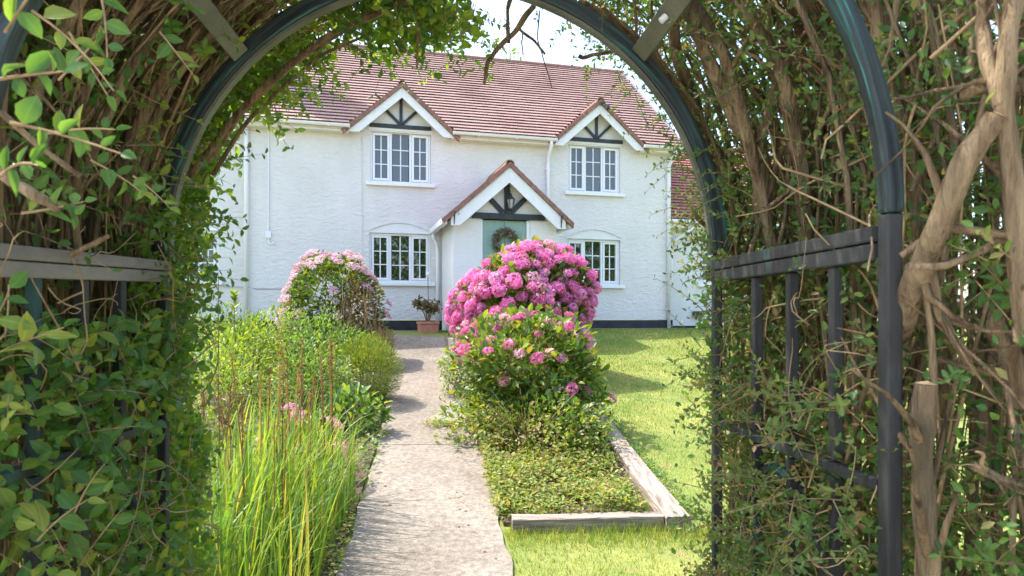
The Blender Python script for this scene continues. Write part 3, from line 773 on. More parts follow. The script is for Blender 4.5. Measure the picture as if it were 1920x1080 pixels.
# lantern on the porch post
def at_house(s, n, z): return tuple(hz(s, n, z))
lan = empty('lantern', at_house(PC+.02, PN-.05, 3.80), A, 'black wall lantern hung in the porch gable timbers', 'lantern')
MB().tube([(0, 0, .26), (0, -.07, .34), (.02, -.10, .30)], .009, 6).box(-.03, .03, -.012, -.001, .12, .30).build('bracket', M['iron'], lan)
MB().lathe([(.04, 0), (.075, .16), (.07, .16)], .02, -.1, 6).build('pane', M['lampglass'], lan)
MB().lathe([(.09, .162), (.085, .175), (.03, .23), (.02, .26), (.008, .29)], .02, -.1, 6).build('lantern_cap', M['iron'], lan)
m = MB().lathe([(.02, -.05), (.045, -.02), (.045, -.001)], .02, -.1, 6)
for k in range(6):
    a = 2*PI*k/6; m.bar((.02+.042*math.cos(a), -.1+.042*math.sin(a), 0), (.02+.078*math.cos(a), -.1+.078*math.sin(a), .16), .009, .009, (1, 0, 0.1))
m.build('lantern_cage', M['iron'], lan)

# wreath on the door
wr = empty('wreath', at_house(-.49, PN+.03, 3.19), A, 'round wreath of dried grey green leaves on the sage door', 'wreath')
ring = [(.19*math.cos(a), 0, .19*math.sin(a)) for a in np.linspace(0, 2*PI, 25)]
MB().tube(ring, .018, 6, False).build('ring', M['twig'], wr)
N = 900; a = rng.random(N)*2*PI
c = np.stack([.19*np.cos(a), np.full(N, -.02), .19*np.sin(a)], -1)
rad = np.stack([np.cos(a), np.zeros(N), np.sin(a)], -1); tan = np.stack([-np.sin(a), np.zeros(N), np.cos(a)], -1)
d = norm(rad*rng.normal(0, .7, (N, 1))+tan*.5+rv(N)*.45+np.array([0, -.25, 0]))
leaf_obj('foliage', M['wreath'], wr, c+rv(N)*.02, d, rv(N), rng.uniform(.06, .13, N), T_lance(.22))

# the belt of trees across the garden that the lower windows mirror
def tree_belt():
    Ps, Ds, Ns = [], [], []
    tr = MB()
    for (x, y, h, w) in ((2.5, -10, 7.6, 2.4), (6.5, -9.5, 7.0, 2.5), (10.5, -10.5, 7.9, 2.7), (15, -10, 7.2, 2.6), (19.5, -9.5, 7.8, 2.6), (24, -11, 7.4, 2.8)):
        tr.tube([(x, y, -.1), (x+.1, y, h*.35), (x-.1, y+.1, h*.7)], [.22, .17, .08], 8)
        n = 2400; u = rv(n); rho = (.55+.45*rng.random(n)**.5)*(1+.16*np.sin(u@np.array([5., 3., 4.])+x)+.12*np.sin(u@np.array([-7., 6., 5.])))
        Ps.append(np.array([x, y, h*.56])+u*np.array([w, w*.9, h*.44])*rho[:, None]); Ds.append(norm(u+rv(n)*.8)); Ns.append(u*.5+rv(n)*.4+np.array([0, 0, .6]))
    P = np.concatenate(Ps); V, F, r = scatter(P, np.concatenate(Ds), np.concatenate(Ns), rng.uniform(.28, .5, len(P)), T_diamond(.6))
    o = link('woods', nmesh('woods', V, F, M['privetfar'], rnd=r), None, kind='stuff', label='belt of broad leaved trees across the garden mirrored in the lower windows')
    tr.build('trunks', M['bark'], o, kind='stuff')
tree_belt()

# ------------------------------------------------------------------ pot, potted plant, stake
pot_at = at_house(-1.86, -.80, 1.405)
pot = empty('plant_pot', pot_at, A+.05, 'square terracotta pot on the patio step beside the porch', 'pot')
def frustum(w0, w1, z0, z1): return [(-w0,-w0,z0),(w0,-w0,z0),(w0,w0,z0),(-w0,w0,z0),(-w1,-w1,z1),(w1,-w1,z1),(w1,w1,z1),(-w1,w1,z1)]
BOXF = [(0,3,2,1),(4,5,6,7),(0,1,5,4),(1,2,6,5),(2,3,7,6),(3,0,4,7)]
MB().add(frustum(.165, .175, 0, .255), BOXF).box(-.178, .178, -.178, .178, .006, .03).build('body', M['terracotta'], pot, bevel=.01)
r_ = MB()
for a0, a1, b0, b1 in ((-.19,.19,-.19,-.15),(-.19,.19,.15,.19),(-.19,-.15,-.15,.15),(.15,.19,-.15,.15)): r_.box(a0, a1, b0, b1, .257, .305)
r_.build('rim', M['terracotta'], pot, bevel=.008)
MB().box(-.149, .149, -.149, .149, .258, .285).build('compost', M['soil'], pot)
cp = empty('potted_plant', (pot_at[0], pot_at[1], pot_at[2]+.285), 0, 'bronze leaved plant with bare stems growing in the terracotta pot', 'plant')
P = []
for k in range(9):
    a = rng.random()*2*PI; r = rng.uniform(.08, .22); h = rng.uniform(.2, .38)
    P.append([(0.02*math.cos(a), .02*math.sin(a), 0), (.4*r*math.cos(a), .4*r*math.sin(a), h*.5), (r*math.cos(a), r*math.sin(a), h)])
for p in P: MB().tube(p, [.009, .008, .005], 5).build('stem', M['bark'], cp)
tips = np.array([p[2] for p in P]); N = 420
pp = tips[rng.integers(0, len(tips), N)]+rv(N)*rng.uniform(.02, .11, (N, 1))
leaf_obj('foliage', M['croton'], cp, pp, rv(N)+np.array([0, 0, .2]), rv(N)+np.array([0, 0, 1.]), rng.uniform(.05, .10, N), T_ovate(.45))
sx, sy, sz = at_house(-1.80, -.35, 1.50)
st = empty('garden_stake', (sx, sy, sz-.02), 0, 'thin metal garden stake topped with a small pale ball behind the pot', 'stake')
MB().tube([(0, 0, 0), (0.01, 0, .6), (0, 0, 1.13)], .007, 6).build('rod', M['iron'], st)
MB().lathe([(.004, 1.10), (.03, 1.115), (.045, 1.15), (.03, 1.185), (.004, 1.20)], 0, 0, 10).build('finial', M['whitewood'], st)

# ------------------------------------------------------------------ timber sleepers round the right bed
def sleeper(a, b, w, h, label, mat='sleeper'):
    a = np.array(a, float); b = np.array(b, float); n = 16
    d = (b-a)/np.linalg.norm(b-a); x = np.array([d[1], -d[0]])
    V = []; F = []
    L = np.linalg.norm(b-a)
    for i in range(n+1):
        c = a+(b-a)*i/n; z = float(zg(c[0], c[1]))
        for (u, t) in ((-.5, -.06), (.5, -.06), (.5, h*.93), (.46, h), (-.46, h), (-.5, h*.93)):
            j = rng.normal(0, .0008, 2)+.003*np.array([math.sin(i*.55+u*5), math.sin(i*.4+t*30)])
            q = c + x*(u*w+j[0]); V.append((q[0], q[1], z+t+(j[1] if t > 0 else 0)))
    for i in range(n):
        for k in range(6):
            k2 = (k+1) % 6; F.append((i*6+k, i*6+k2, (i+1)*6+k2, (i+1)*6+k))
    F.append((5,4,3,2,1,0)); F.append(tuple(n*6+k for k in range(6)))
    o = link('timber_sleeper', nmesh('timber_sleeper', V, F, M[mat]), None, label=label, cat='timber edging', group='timbers edging the right flower bed')
    return o
sleeper((0.0, 4.60), (1.02, 4.66), .12, .09, 'short weathered grey timber across the near end of the right bed', 'sleeper_across')
sleeper((1.12, 4.58), (.86, 8.6), .165, .10, 'long cracked timber running up the lawn side of the right bed')

# ------------------------------------------------------------------ garden arch
R_AR = .757
def AXC(y): return -.2+(1.9-y)*.087
SPZ = EYE+.174
arch = empty('garden_arch', (AXC(1.5), 1.5, float(zg(0, 1.5))), 0, 'dark green timber garden arch with trellis sides wrapped in hedge', 'arch')
AO = arch.location
def ab(mb, name, mat, **kw): return mb.build(name, mat, arch, off=AO, **kw)
def hoop(y, w, d, n=40):
    V = []; F = []
    for i in range(n+1):
        a = PI*i/n
        for (r, yy) in ((R_AR, y-d/2), (R_AR+w, y-d/2), (R_AR+w, y+d/2), (R_AR, y+d/2)):
            V.append((AXC(y)+r*math.cos(a), yy, SPZ+r*math.sin(a)))
    for i in range(n):
        for k in range(4):
            k2 = (k+1) % 4; F.append((i*4+k2, i*4+k, (i+1)*4+k, (i+1)*4+k2))
    F += [(0, 1, 2, 3), (n*4+3, n*4+2, n*4+1, n*4)]
    return MB().add(V, F)
YN, YF = 1.15, 1.90
ab(hoop(YN, .033, .036), 'hoop', M['hoopwood'], bevel=.008)
ab(hoop(YF, .043, .03), 'hoop', M['hoopwood'], bevel=.006)
def lit_strip(y, t, d, n=40):  # paler strip: light on the inner face of the hoop put into colour
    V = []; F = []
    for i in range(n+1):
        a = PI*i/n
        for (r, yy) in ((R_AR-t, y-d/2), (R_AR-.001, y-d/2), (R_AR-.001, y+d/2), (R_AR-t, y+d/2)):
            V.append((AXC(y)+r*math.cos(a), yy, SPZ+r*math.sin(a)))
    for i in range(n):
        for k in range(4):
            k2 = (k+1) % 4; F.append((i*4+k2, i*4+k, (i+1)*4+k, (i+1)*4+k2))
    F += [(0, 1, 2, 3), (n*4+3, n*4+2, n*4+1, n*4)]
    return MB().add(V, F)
ab(lit_strip(YF, .010, .024), 'hoop_lit_strip', M['slatwood'], label='pale grey green inner strip of the far hoop, lit tone painted in')
for y, w, d in ((YN, .028, .032), (YF, .026, .026)):
    for sg in (-1, 1):
        a, b = sorted((AXC(y)+sg*(R_AR+.001), AXC(y)+sg*(R_AR+w)))
        ab(MB().box(a, b, y-d/2, y+d/2, 0.0, SPZ-.001), 'post', M['archwood'], bevel=.004)
for th in (45, 90, 135):
    a = math.radians(th); r = R_AR+.02
    p = [(AXC(y)+r*math.cos(a), y, SPZ+r*math.sin(a)) for y in (YN+.03, YF-.028)]
    ab(MB().bar(p[0], p[1], .05, .018, (math.cos(a), 0, math.sin(a))), 'slat', M['slatwood'], bevel=.003)
a = math.radians(45); bp = (AXC(1.62)+(R_AR+.008)*math.cos(a), 1.62, SPZ+(R_AR+.008)*math.sin(a))
ab(MB().tube([bp, (bp[0]-.012, bp[1], bp[2]-.012)], .008, 8), 'bolt', M['upvc'])
def sidepos(sg, y, z, o=0): return (AXC(y)+sg*(R_AR+.018+o), y, z)
for sg in (-1, 1):
    zt = EYE+.158; dz0 = 0 if sg > 0 else -.028
    mat = M['archwood'] if sg > 0 else M['railwood']
    y0, y1 = YN+.027, YF+.012
    ab(MB().bar(sidepos(sg, y0, zt+dz0-.014), sidepos(sg, y1, zt-.014), .042, .027), 'rail', mat, bevel=.003)
    ab(MB().bar(sidepos(sg, y0, zt+dz0-.045), sidepos(sg, y1, zt-.045), .036, .030), 'rail', mat, bevel=.003)
    zm = EYE-.29
    ab(MB().bar(sidepos(sg, y0, zm), sidepos(sg, YF-.017, zm), .022, .022), 'rail', M['archwood'], bevel=.003)
    ab(MB().bar(sidepos(sg, y0, .42), sidepos(sg, YF-.017, .42), .026, .03), 'rail', M['archwood'], bevel=.003)
    for y in (1.318, 1.488, 1.66):
        ab(MB().bar(sidepos(sg, y, zm+.017), sidepos(sg, y, zt-.062), .022, .023, (0, 1, 0)), 'bar', M['archwood'], bevel=.003)
        ab(MB().bar(sidepos(sg, y, .437), sidepos(sg, y, zm-.017), .022, .023, (0, 1, 0)), 'bar', M['archwood'], bevel=.003)
    yc = 1.57
    pts = [(AXC(yc+.22*math.cos(t))+sg*(R_AR+.032), yc+.22*math.cos(t), zm-.36+.30*math.sin(t)) for t in np.linspace(.05, PI-.05, 14)]
    ab(MB().tube(pts, .014, 6), 'brace', M['archwood'])

# ------------------------------------------------------------------ hedges grown over the arch
hl = empty('privet_hedge', (-1.6, 1.7, float(zg(-1.6, 1.7))), 0, 'broad leaved privet hedge grown over the left half of the arch', 'hedge')
hr = empty('box_hedge', (1.4, 1.7, float(zg(1.4, 1.7))), 0, 'small leaved hedge with thick brown stems over the right half of the arch', 'hedge')
OL, OR_ = np.array(hl.location), np.array(hr.location)
def tun(t, r, y):
    t = np.asarray(t, float); r = np.asarray(r, float); y = np.asarray(y, float)
    ax = AXC(y); tc = np.clip(t, 0, PI)
    x = ax+r*np.cos(tc); z = SPZ+r*np.sin(tc)+np.where(t < 0, t, 0)-np.where(t > PI, t-PI, 0)
    return np.stack([x, y, z], -1)
def smoothnoise(n, k, amp):
    a = rng.normal(0, 1, (n, k)); ker = np.array([.15, .25, .3, .25, .15])
    a = np.apply_along_axis(lambda q: np.convolve(np.pad(q, 2, mode='edge'), ker, 'valid'), 1, a)
    return a*amp

def tunnel_stems(n, t0, t1, r0, y0, drift, rad, k=14, wob=.035, ybias=0):
    u = np.linspace(0, 1, k)[None]
    ts = rng.uniform(*t0, n)[:, None]; te = rng.uniform(*t1, n)[:, None]
    t = ts+(te-ts)*u + smoothnoise(n, k, wob*.6)
    r = rng.uniform(*r0, n)[:, None] + rng.uniform(*drift, n)[:, None]*u**1.5 + smoothnoise(n, k, wob)
    y = np.clip(rng.uniform(*y0, n)[:, None] + (rng.normal(0, .16, n)[:, None]+ybias)*u + smoothnoise(n, k, wob), 1.10, 2.6)
    r = np.where((y > 1.08) & (y < 2.0), np.maximum(r, R_AR+.055), r)
    r = np.maximum(r, np.where(t > PI*.5, .80+.28*np.clip(y-1.9, 0, 2), .78+.45*np.clip(y-1.95, 0, 2)) + np.abs(smoothnoise(n, k, .05)))
    P = tun(t, r, y)
    P[..., 2] = np.maximum(P[..., 2], .02)
    R = rng.uniform(*rad, n)[:, None]*(1-.55*u)*(1+smoothnoise(n, k, .10))
    return P, R

def branches(P, R, mat, parent, off, name='branch', sides=7):
    for p, r in zip(P, R):
        V, F = tubes(p[None], r[None], sides)
        link(name, nmesh(name, V-off, F, mat, smooth=True), parent)
def twig_mass(P, R, mat, parent, off, name='twigs', sides=4):
    V, F = tubes(P, R, sides)
    link(name, nmesh(name, V-off, F, mat, smooth=True), parent, kind='stuff')

# left: long stems bending with the arch
P, R = tunnel_stems(56, (PI+.15, PI+1.2), (PI*.40, PI*.72), (.83, 1.05), (1.15, 2.2), (-.02, .25), (.004, .012), wob=.045)
branches(P[:28], R[:28], M['bark2'], hl, OL); branches(P[28:], R[28:], M['bark'], hl, OL)
P, R = tunnel_stems(20, (PI*.85, PI+.6), (PI*.45, PI*.6), (.84, 1.05), (1.2, 2.3), (.0, .35), (.010, .020), wob=.035)
branches(P, R, M['bark'], hl, OL)
P, R = tunnel_stems(420, (PI*.6, PI+1.7), (PI*.35, PI*.9), (.82, 1.25), (1.05, 2.5), (-.05, .3), (.002, .006), k=9, wob=.07)
twig_mass(P, R, M['twig'], hl, OL)
# right: thicker forking stems that fan upwards
P, R = tunnel_stems(24, (-1.3, .1), (PI*.22, PI*.50), (.92, 1.25), (1.3, 2.2), (.05, .55), (.006, .016), wob=.06)
branches(P[:15], R[:15], M['bark2'], hr, OR_); branches(P[15:], R[15:], M['bark'], hr, OR_)
P, R = tunnel_stems(210, (-1.7, PI*.3), (0, PI*.52), (.86, 1.5), (1.1, 2.4), (-.05, .4), (.002, .0055), k=9, wob=.08)
twig_mass(P, R, M['twig'], hr, OR_)
P, R = tunnel_stems(110, (-1.2, PI*.1), (PI*.2, PI*.5), (.84, 1.15), (1.15, 2.1), (-.05, .5), (.003, .009), k=12, wob=.08)
twig_mass(P, R, M['bark2'], hr, OR_)
P, R = tunnel_stems(240, (PI*.8, PI+.9), (PI*.42, PI*.72), (.82, 1.1), (1.1, 2.1), (-.05, .3), (.002, .007), k=10, wob=.07)
twig_mass(P, R, M['bark2'], hl, OL)
# stems in the body of the hedge right of the arch, upright
def upright(n, x, y, h, rad, lean, k=10):
    u = np.linspace(0, 1, k)[None]
    x0 = rng.uniform(*x, n)[:, None]; y0 = rng.uniform(*y, n)[:, None]; hh = rng.uniform(*h, n)[:, None]
    X = x0+rng.normal(lean, .22, n)[:, None]*u+smoothnoise(n, k, .05); Yv = y0+rng.normal(0, .15, n)[:, None]*u+smoothnoise(n, k, .04)
    Z = .05+hh*u
    X = np.maximum(X, np.where(Yv < 1.3, .80, .70)) if x[0] > 0 else np.minimum(X, -1.02)
    return np.stack([X, Yv, Z+0*X], -1), rng.uniform(*rad, n)[:, None]*(1-.5*u)*(1+smoothnoise(n, k, .1))
P, R = upright(16, (.85, 1.9), (1.35, 2.2), (2.2, 3.2), (.007, .017), .0)
branches(P, R, M['bark2'], hr, OR_)
P, R = upright(24, (-2.2, -1.05), (1.1, 2.3), (1.6, 2.8), (.007, .016), .05)
branches(P, R, M['bark'], hl, OL)
def loose_twigs(n, xr, yr, zr, L, rad, parent, off, mat, name='twigs'):
    k = 10; u = np.linspace(0, 1, k)[None, :, None]
    p0 = np.stack([rng.uniform(*xr, n), rng.uniform(*yr, n), rng.uniform(*zr, n)], -1)
    d = norm(rv(n)+np.array([0, 0, .35]))*rng.uniform(*L, n)[:, None]
    nzz = np.stack([smoothnoise(n, k, .03) for _ in range(3)], -1); nzz = np.cumsum(nzz, 1)*.45
    P = p0[:, None]+d[:, None]*u+nzz
    P[..., 2] = np.maximum(P[..., 2], .02)
    if xr[0] > 0: P[..., 0] = np.maximum(P[..., 0], np.where(P[..., 1] > 1.85, .305*P[..., 1], .57))
    else: P[..., 0] = np.minimum(P[..., 0], -.43*P[..., 1]*(P[..., 1] > 1.8)-.84*(P[..., 1] <= 1.8))
    R = rng.uniform(*rad, n)[:, None]*(1-.6*u[..., 0])
    twig_mass(P, R, mat, parent, off, name)
loose_twigs(480, (.66, 1.7), (1.0, 2.3), (.1, 2.4), (.15, .6), (.0015, .005), hr, OR_, M['twig'])
loose_twigs(350, (-1.9, -.98), (1.05, 2.4), (.1, 2.2), (.15, .5), (.0015, .004), hl, OL, M['twig'])
loose_twigs(170, (-.95, -.86), (1.0, 2.0), (.1, 1.9), (.1, .35), (.0015, .003), hl, OL, M['twig'])
loose_twigs(220, (.585, .70), (1.15, 2.1), (.1, 1.9), (.1, .3), (.001, .003), hr, OR_, M['twig'])

# single stems that the photograph shows one by one
def ray(px, py, y):                                     # metres across and up at a distance y in front of the gate
    return ((px-960)*y/1280, y, EYE+(595-py)*y/1280)
def stem(pts, r0, r1, mat, parent=hr, name='branch', cut=False, label=None):
    if r0 > .0125 and pts[0][2] > 1.2: r0, r1 = r0*.95, r1*.95
    pts = np.array([ray(*p) for p in pts]); k = 26
    if name == 'branch':
        for q in pts:                                    # stems lie outside the frame of the arch
            dx, dzz = q[0]-AXC(q[1]), q[2]-SPZ
            if dzz > 0 and 1.1 < q[1] < 1.96 and math.hypot(dx, dzz) < .838:
                f = .838/math.hypot(dx, dzz); q[0] = AXC(q[1])+dx*f; q[2] = SPZ+dzz*f
    s = np.linspace(0, 1, len(pts)); u = np.linspace(0, 1, k)
    P = np.stack([np.interp(u, s, pts[:, i]) for i in range(3)], -1)
    for _ in range(2): P[1:-1] = .25*P[:-2]+.5*P[1:-1]+.25*P[2:]
    P += np.stack([smoothnoise(1, k, .010)[0] for _ in range(3)], -1)*min(1, 9*r0*pts[:, 1].mean()**2)
    P0 = P
    R = np.linspace(r0, r1, k)*(1+smoothnoise(1, k, .13)[0])
    for _ in range(int(r0/.006)):
        R *= 1+rng.uniform(.12, .30)*np.exp(-((np.arange(k)-rng.uniform(2, k-2))/.9)**2)
    if r0 > .007:
        for _ in range(5):
            i = rng.integers(3, k-3); tdir = norm(P[i+1]-P[i-1]); q = norm(tdir*.8+rng.normal(0, .6, 3)); Ls = rng.uniform(.12, .38); uu = np.linspace(0, 1, 7)[:, None]
            SIDE[parent.name].append((P[i]+q*Ls*uu+rng.normal(0, .05, 3)*uu**2+np.cumsum(rng.normal(0, .006, (7, 3)), 0)*uu, R[i]*.42*(1-.75*uu[:, 0])))
    off = np.array(parent.location)
    V, F = tubes(P[None], R[None], 10)
    o = link(name, nmesh(name, V-off, F, mat, smooth=True), parent, label=label)
    if cut:
        ring = V.reshape(k, 10, 3)[-1]; c = ring.mean(0); T = norm(P[-1]-P[-2])
        V2 = np.concatenate([ring+T*.001, [c+T*.006]])-off
        link('cut_face', nmesh('cut_face', V2, [(i, (i+1) % 10, 10) for i in range(10)], M['cut']), o)
    return o
B2, B1 = M['bark2'], M['bark']
SIDE = {hl.name: [], hr.name: []}
stem([(1480,620,1.9),(1432,440,1.85),(1420,290,1.8),(1380,240,1.78),(1330,150,1.75),(1285,10,1.7),(1250,-60,1.7)], .024, .013, B2)
stem([(1420,290,1.8),(1440,200,1.75),(1480,110,1.7),(1520,20,1.7),(1540,-60,1.7)], .014, .009, B2)
stem([(1520,640,1.75),(1510,420,1.7),(1500,290,1.7),(1480,200,1.66),(1465,120,1.62),(1420,50,1.6),(1350,-40,1.6)], .021, .011, B2)
stem([(1600,600,1.75),(1580,350,1.75),(1535,270,1.75),(1548,200,1.72),(1540,130,1.7),(1500,40,1.7),(1450,-40,1.7)], .021, .013, B1)
stem([(1650,560,1.7),(1640,340,1.7),(1610,220,1.7),(1580,130,1.65),(1540,50,1.6),(1500,-30,1.6)], .020, .013, B2)
stem([(1440,600,2.1),(1370,450,2.1),(1350,330,2.05),(1310,240,2.05),(1290,150,2.0),(1262,40,2.0),(1240,-40,2.0)], .030, .014, B1)
stem([(1400,420,2.0),(1360,310,2.0),(1300,215,1.98),(1230,120,1.95),(1150,60,1.95),(1080,10,1.95)], .020, .008, B1)
stem([(1460,540,1.8),(1400,350,1.75),(1340,210,1.7),(1300,90,1.65),(1280,-30,1.6)], .017, .011, B2)
stem([(1720,480,1.5),(1705,330,1.5),(1690,200,1.45),(1740,100,1.4),(1735,-20,1.4)], .016, .012, B2)
stem([(1740,540,1.3),(1720,350,1.3),(1695,250,1.3),(1650,120,1.3),(1640,-20,1.3)], .018, .012, B1)
stem([(1800,420,1.5),(1770,220,1.5),(1735,100,1.5),(1735,-20,1.5)], .022, .018, B2)
stem([(1640,800,1.4),(1668,680,1.25),(1700,570,1.14),(1760,420,1.05),(1815,300,1.02),(1868,222,1.0)], .022, .018, B2, cut=True, label='thick pale branch sawn off at a slant near the top right')
stem([(1925,640,1.0),(1912,540,1.0),(1897,300,1.0),(1880,200,1.0),(1888,80,1.0),(1905,-20,1.0)], .014, .013, B2)
stem([(1880,200,1.0),(1850,120,1.02),(1840,40,1.05),(1850,-20,1.05)], .012, .009, B2)
stem([(1800,175,1.05),(1860,160,1.03),(1930,168,1.0)], .013, .012, B2)
stem([(1740,1120,1.12),(1735,985,1.1),(1730,860,1.1),(1733,720,1.1)], .017, .017, B2, cut=True, label='upright sawn stump of a stem beside the near right post')
stem([(1480,1060,1.5),(1585,880,1.3),(1640,660,1.25),(1600,600,1.25)], .006, .003, B1)
stem([(1690,480,1.1),(1740,440,1.08),(1790,425,1.08)], .006, .004, B2)
stem([(1700,500,1.05),(1770,500,1.05),(1840,470,1.05),(1895,435,1.05)], .006, .005, B2)
stem([(1740,480,1.1),(1760,590,1.1),(1790,640,1.1),(1815,680,1.1)], .008, .006, B2)
stem([(1735,540,1.1),(1748,640,1.1),(1752,760,1.1)], .006, .005, B2)
stem([(1920,760,1.1),(1905,680,1.1),(1860,620,1.1),(1870,580,1.1)], .017, .012, B1)
stem([(1820,870,1.1),(1880,900,1.08),(1930,915,1.08)], .008, .006, B2)
# left, along the tunnel
L = dict(parent=hl)
stem([(20,560,1.6),(95,430,1.6),(190,290,1.6),(300,150,1.6),(410,50,1.6),(520,-40,1.6)], .015, .010, B2, **L)
stem([(60,600,1.75),(170,430,1.75),(250,290,1.75),(345,150,1.75),(450,45,1.75),(560,-40,1.75)], .017, .011, B1, **L)
stem([(150,480,1.5),(215,330,1.5),(265,200,1.5),(350,80,1.5),(420,-20,1.5)], .010, .007, B1, **L)
stem([(250,420,1.8),(280,300,1.8),(370,150,1.8),(470,60,1.8),(600,-30,1.8)], .011, .008, B2, **L)
stem([(352,330,2.1),(425,238,2.1),(520,140,2.1),(620,65,2.1),(720,20,2.1),(800,-12,2.1)], .013, .008, B1, **L)
stem([(390,300,2.15),(470,190,2.15),(560,108,2.15),(670,45,2.15),(770,-5,2.15)], .012, .007, B2, **L)
stem([(400,330,2.2),(455,235,2.2),(540,150,2.2),(610,100,2.2),(680,70,2.2)], .008, .004, B1, **L)
stem([(275,440,1.85),(262,330,1.85),(300,210,1.85),(345,110,1.8),(420,-10,1.8)], .009, .006, B2, **L)
stem([(40,330,1.2),(110,210,1.2),(190,90,1.2),(250,-20,1.2)], .012, .010, B2, **L)
stem([(200,330,1.35),(260,200,1.35),(330,90,1.35),(390,-20,1.35)], .012, .009, B2, **L)
stem([(90,170,1.2),(110,60,1.2),(112,-30,1.2)], .011, .010, B1, **L)
stem([(-30,300,.95),(30,345,.95),(75,372,.95),(108,392,.97)], .009, .006, B2, label='snapped pale stub above the left rail', **L)
stem([(0,210,.8),(80,280,.82),(150,330,.85)], .004, .003, B2, **L)
stem([(130,480,1.3),(190,450,1.3),(205,440,1.3)], .006, .004, B1, **L)
# bare twigs hanging in the opening
stem([(1000,10,2.2),(965,60,2.2),(930,95,2.2),(912,120,2.2),(908,155,2.2)], .010, .006, B1, label='bare brown twig hanging in the top of the opening')
stem([(960,-20,2.2),(950,40,2.2),(955,80,2.2)], .008, .006, B1)
stem([(975,55,2.2),(1000,75,2.2),(1021,101,2.2)], .005, .004, B1)
stem([(1012,20,2.2),(1007,70,2.2),(1018,110,2.2),(1030,145,2.2),(1035,165,2.2)], .0025, .0015, B1)
stem([(784,40,2.2),(782,90,2.2),(780,128,2.2)], .005, .003, B1)
stem([(980,60,2.2),(979,80,2.2),(981,104,2.2)], .0025, .002, B1)
stem([(1085,108,2.1),(1130,100,2.1),(1190,85,2.1)], .006, .005, B1)

for par, off_ in ((hl, OL), (hr, OR_)):
    q = SIDE[par.name]
    q = [(p_, r_2) for p_, r_2 in q if (np.abs(p_[:, 0]-AXC(p_[:, 1])) > .60).all() or (np.hypot(p_[:, 0]-AXC(p_[:, 1]), p_[:, 2]-SPZ) > .80).all()]
    twig_mass(np.array([p_ for p_, _ in q]), np.array([r_2 for _, r_2 in q]), M['bark'], par, off_, 'side_twigs', 6)

# leaves
def tun_leaves(n, t, r, y, inward=.6, up=.3, jitter=1.0, keep=None):
    t = rng.uniform(*t, n); r = rng.uniform(*r, n); y = rng.uniform(*y, n)
    # clumping
    c = np.sin(t*9.1+y*5)+np.sin(y*11.3-t*4+r*7)+np.sin(r*17+t*13)
    k = c > rng.normal(-.9, .9, n)
    t, r, y = t[k], r[k], y[k]
    p = tun(t, r, y)
    if keep is not None:
        k = keep(p); t, r, y, p = t[k], r[k], y[k], p[k]
    k = (p[:, 2] > .06)
    t, r, y, p = t[k], r[k], y[k], p[k]
    cut = np.where(t > PI+.55, .80, np.where(t < PI, .835, .86))+.36*np.clip(y-2.3, 0, 2)+rng.normal(0, .015, len(t))      # clipped back on the house side
    k = (t < PI*.60) | (y < 1.95) | (r > cut)
    t, r, y, p = t[k], r[k], y[k], p[k]
    tc = np.clip(t, 0, PI); inn = np.stack([-np.cos(tc), np.zeros_like(tc), -np.sin(tc)], -1)
    m = len(p)
    d = norm(rv(m)*jitter+inn*inward+np.array([0, -.25, up]))
    nrm = rv(m)*.7+inn*.7+np.array([0, -.7, .5])
    return p, d, nrm
def hedge_leaves(mat, parent, off, n, t, r, y, size, tpl, name='foliage', **kw):
    p, d, nm = tun_leaves(n, t, r, y, **kw)
    return leaf_obj(name, mat, parent, p-off, d, nm, rng.uniform(*size, len(p)), tpl)
TS, TO, TD = T_small(.55), T_ovate(.56), T_diamond(.55)
# privet: outer mass, body, far fringe
hedge_leaves(M['privet'], hl, OL, 15000, (PI*.50, PI+.1), (1.08, 1.65), (1.05, 2.55), (.03, .05), TS)
hedge_leaves(M['privet'], hl, OL, 14000, (PI, PI+1.95), (1.0, 1.8), (1.05, 2.8), (.03, .05), TS)
hedge_leaves(M['privet'], hl, OL, 3000, (PI*.55, PI+.15), (.84, 1.1), (1.05, 2.0), (.02, .04), TO)
hedge_leaves(M['privetfar'], hl, OL, 7000, (PI*.66, PI+.2), (.82, 1.12), (2.15, 2.75), (.022, .042), TO)
hedge_leaves(M['privetfar'], hl, OL, 11000, (PI+.1, PI+1.95), (.80, 1.15), (2.0, 2.85), (.026, .048), TO)
hedge_leaves(M['privetfar'], hl, OL, 1000, (PI*.66, PI+.1), (.75, .84), (2.0, 2.5), (.022, .045), TO)
hedge_leaves(M['privetfar'], hl, OL, 5200, (PI*.47, PI*.68), (.85, 1.2), (1.95, 2.7), (.014, .032), TO)
hedge_leaves(M['privetfar'], hl, OL, 500, (PI*.50, PI*.64), (.80, .86), (2.05, 2.5), (.025, .045), TO)
hedge_leaves(M['privet'], hl, OL, 5200, (PI+.18, PI+1.95), (.735, .90), (1.25, 2.1), (.022, .046), TO)
hedge_leaves(M['privet'], hl, OL, 1150, (PI+.2, PI+1.95), (.70, .76), (1.0, 1.9), (.028, .052), TO)
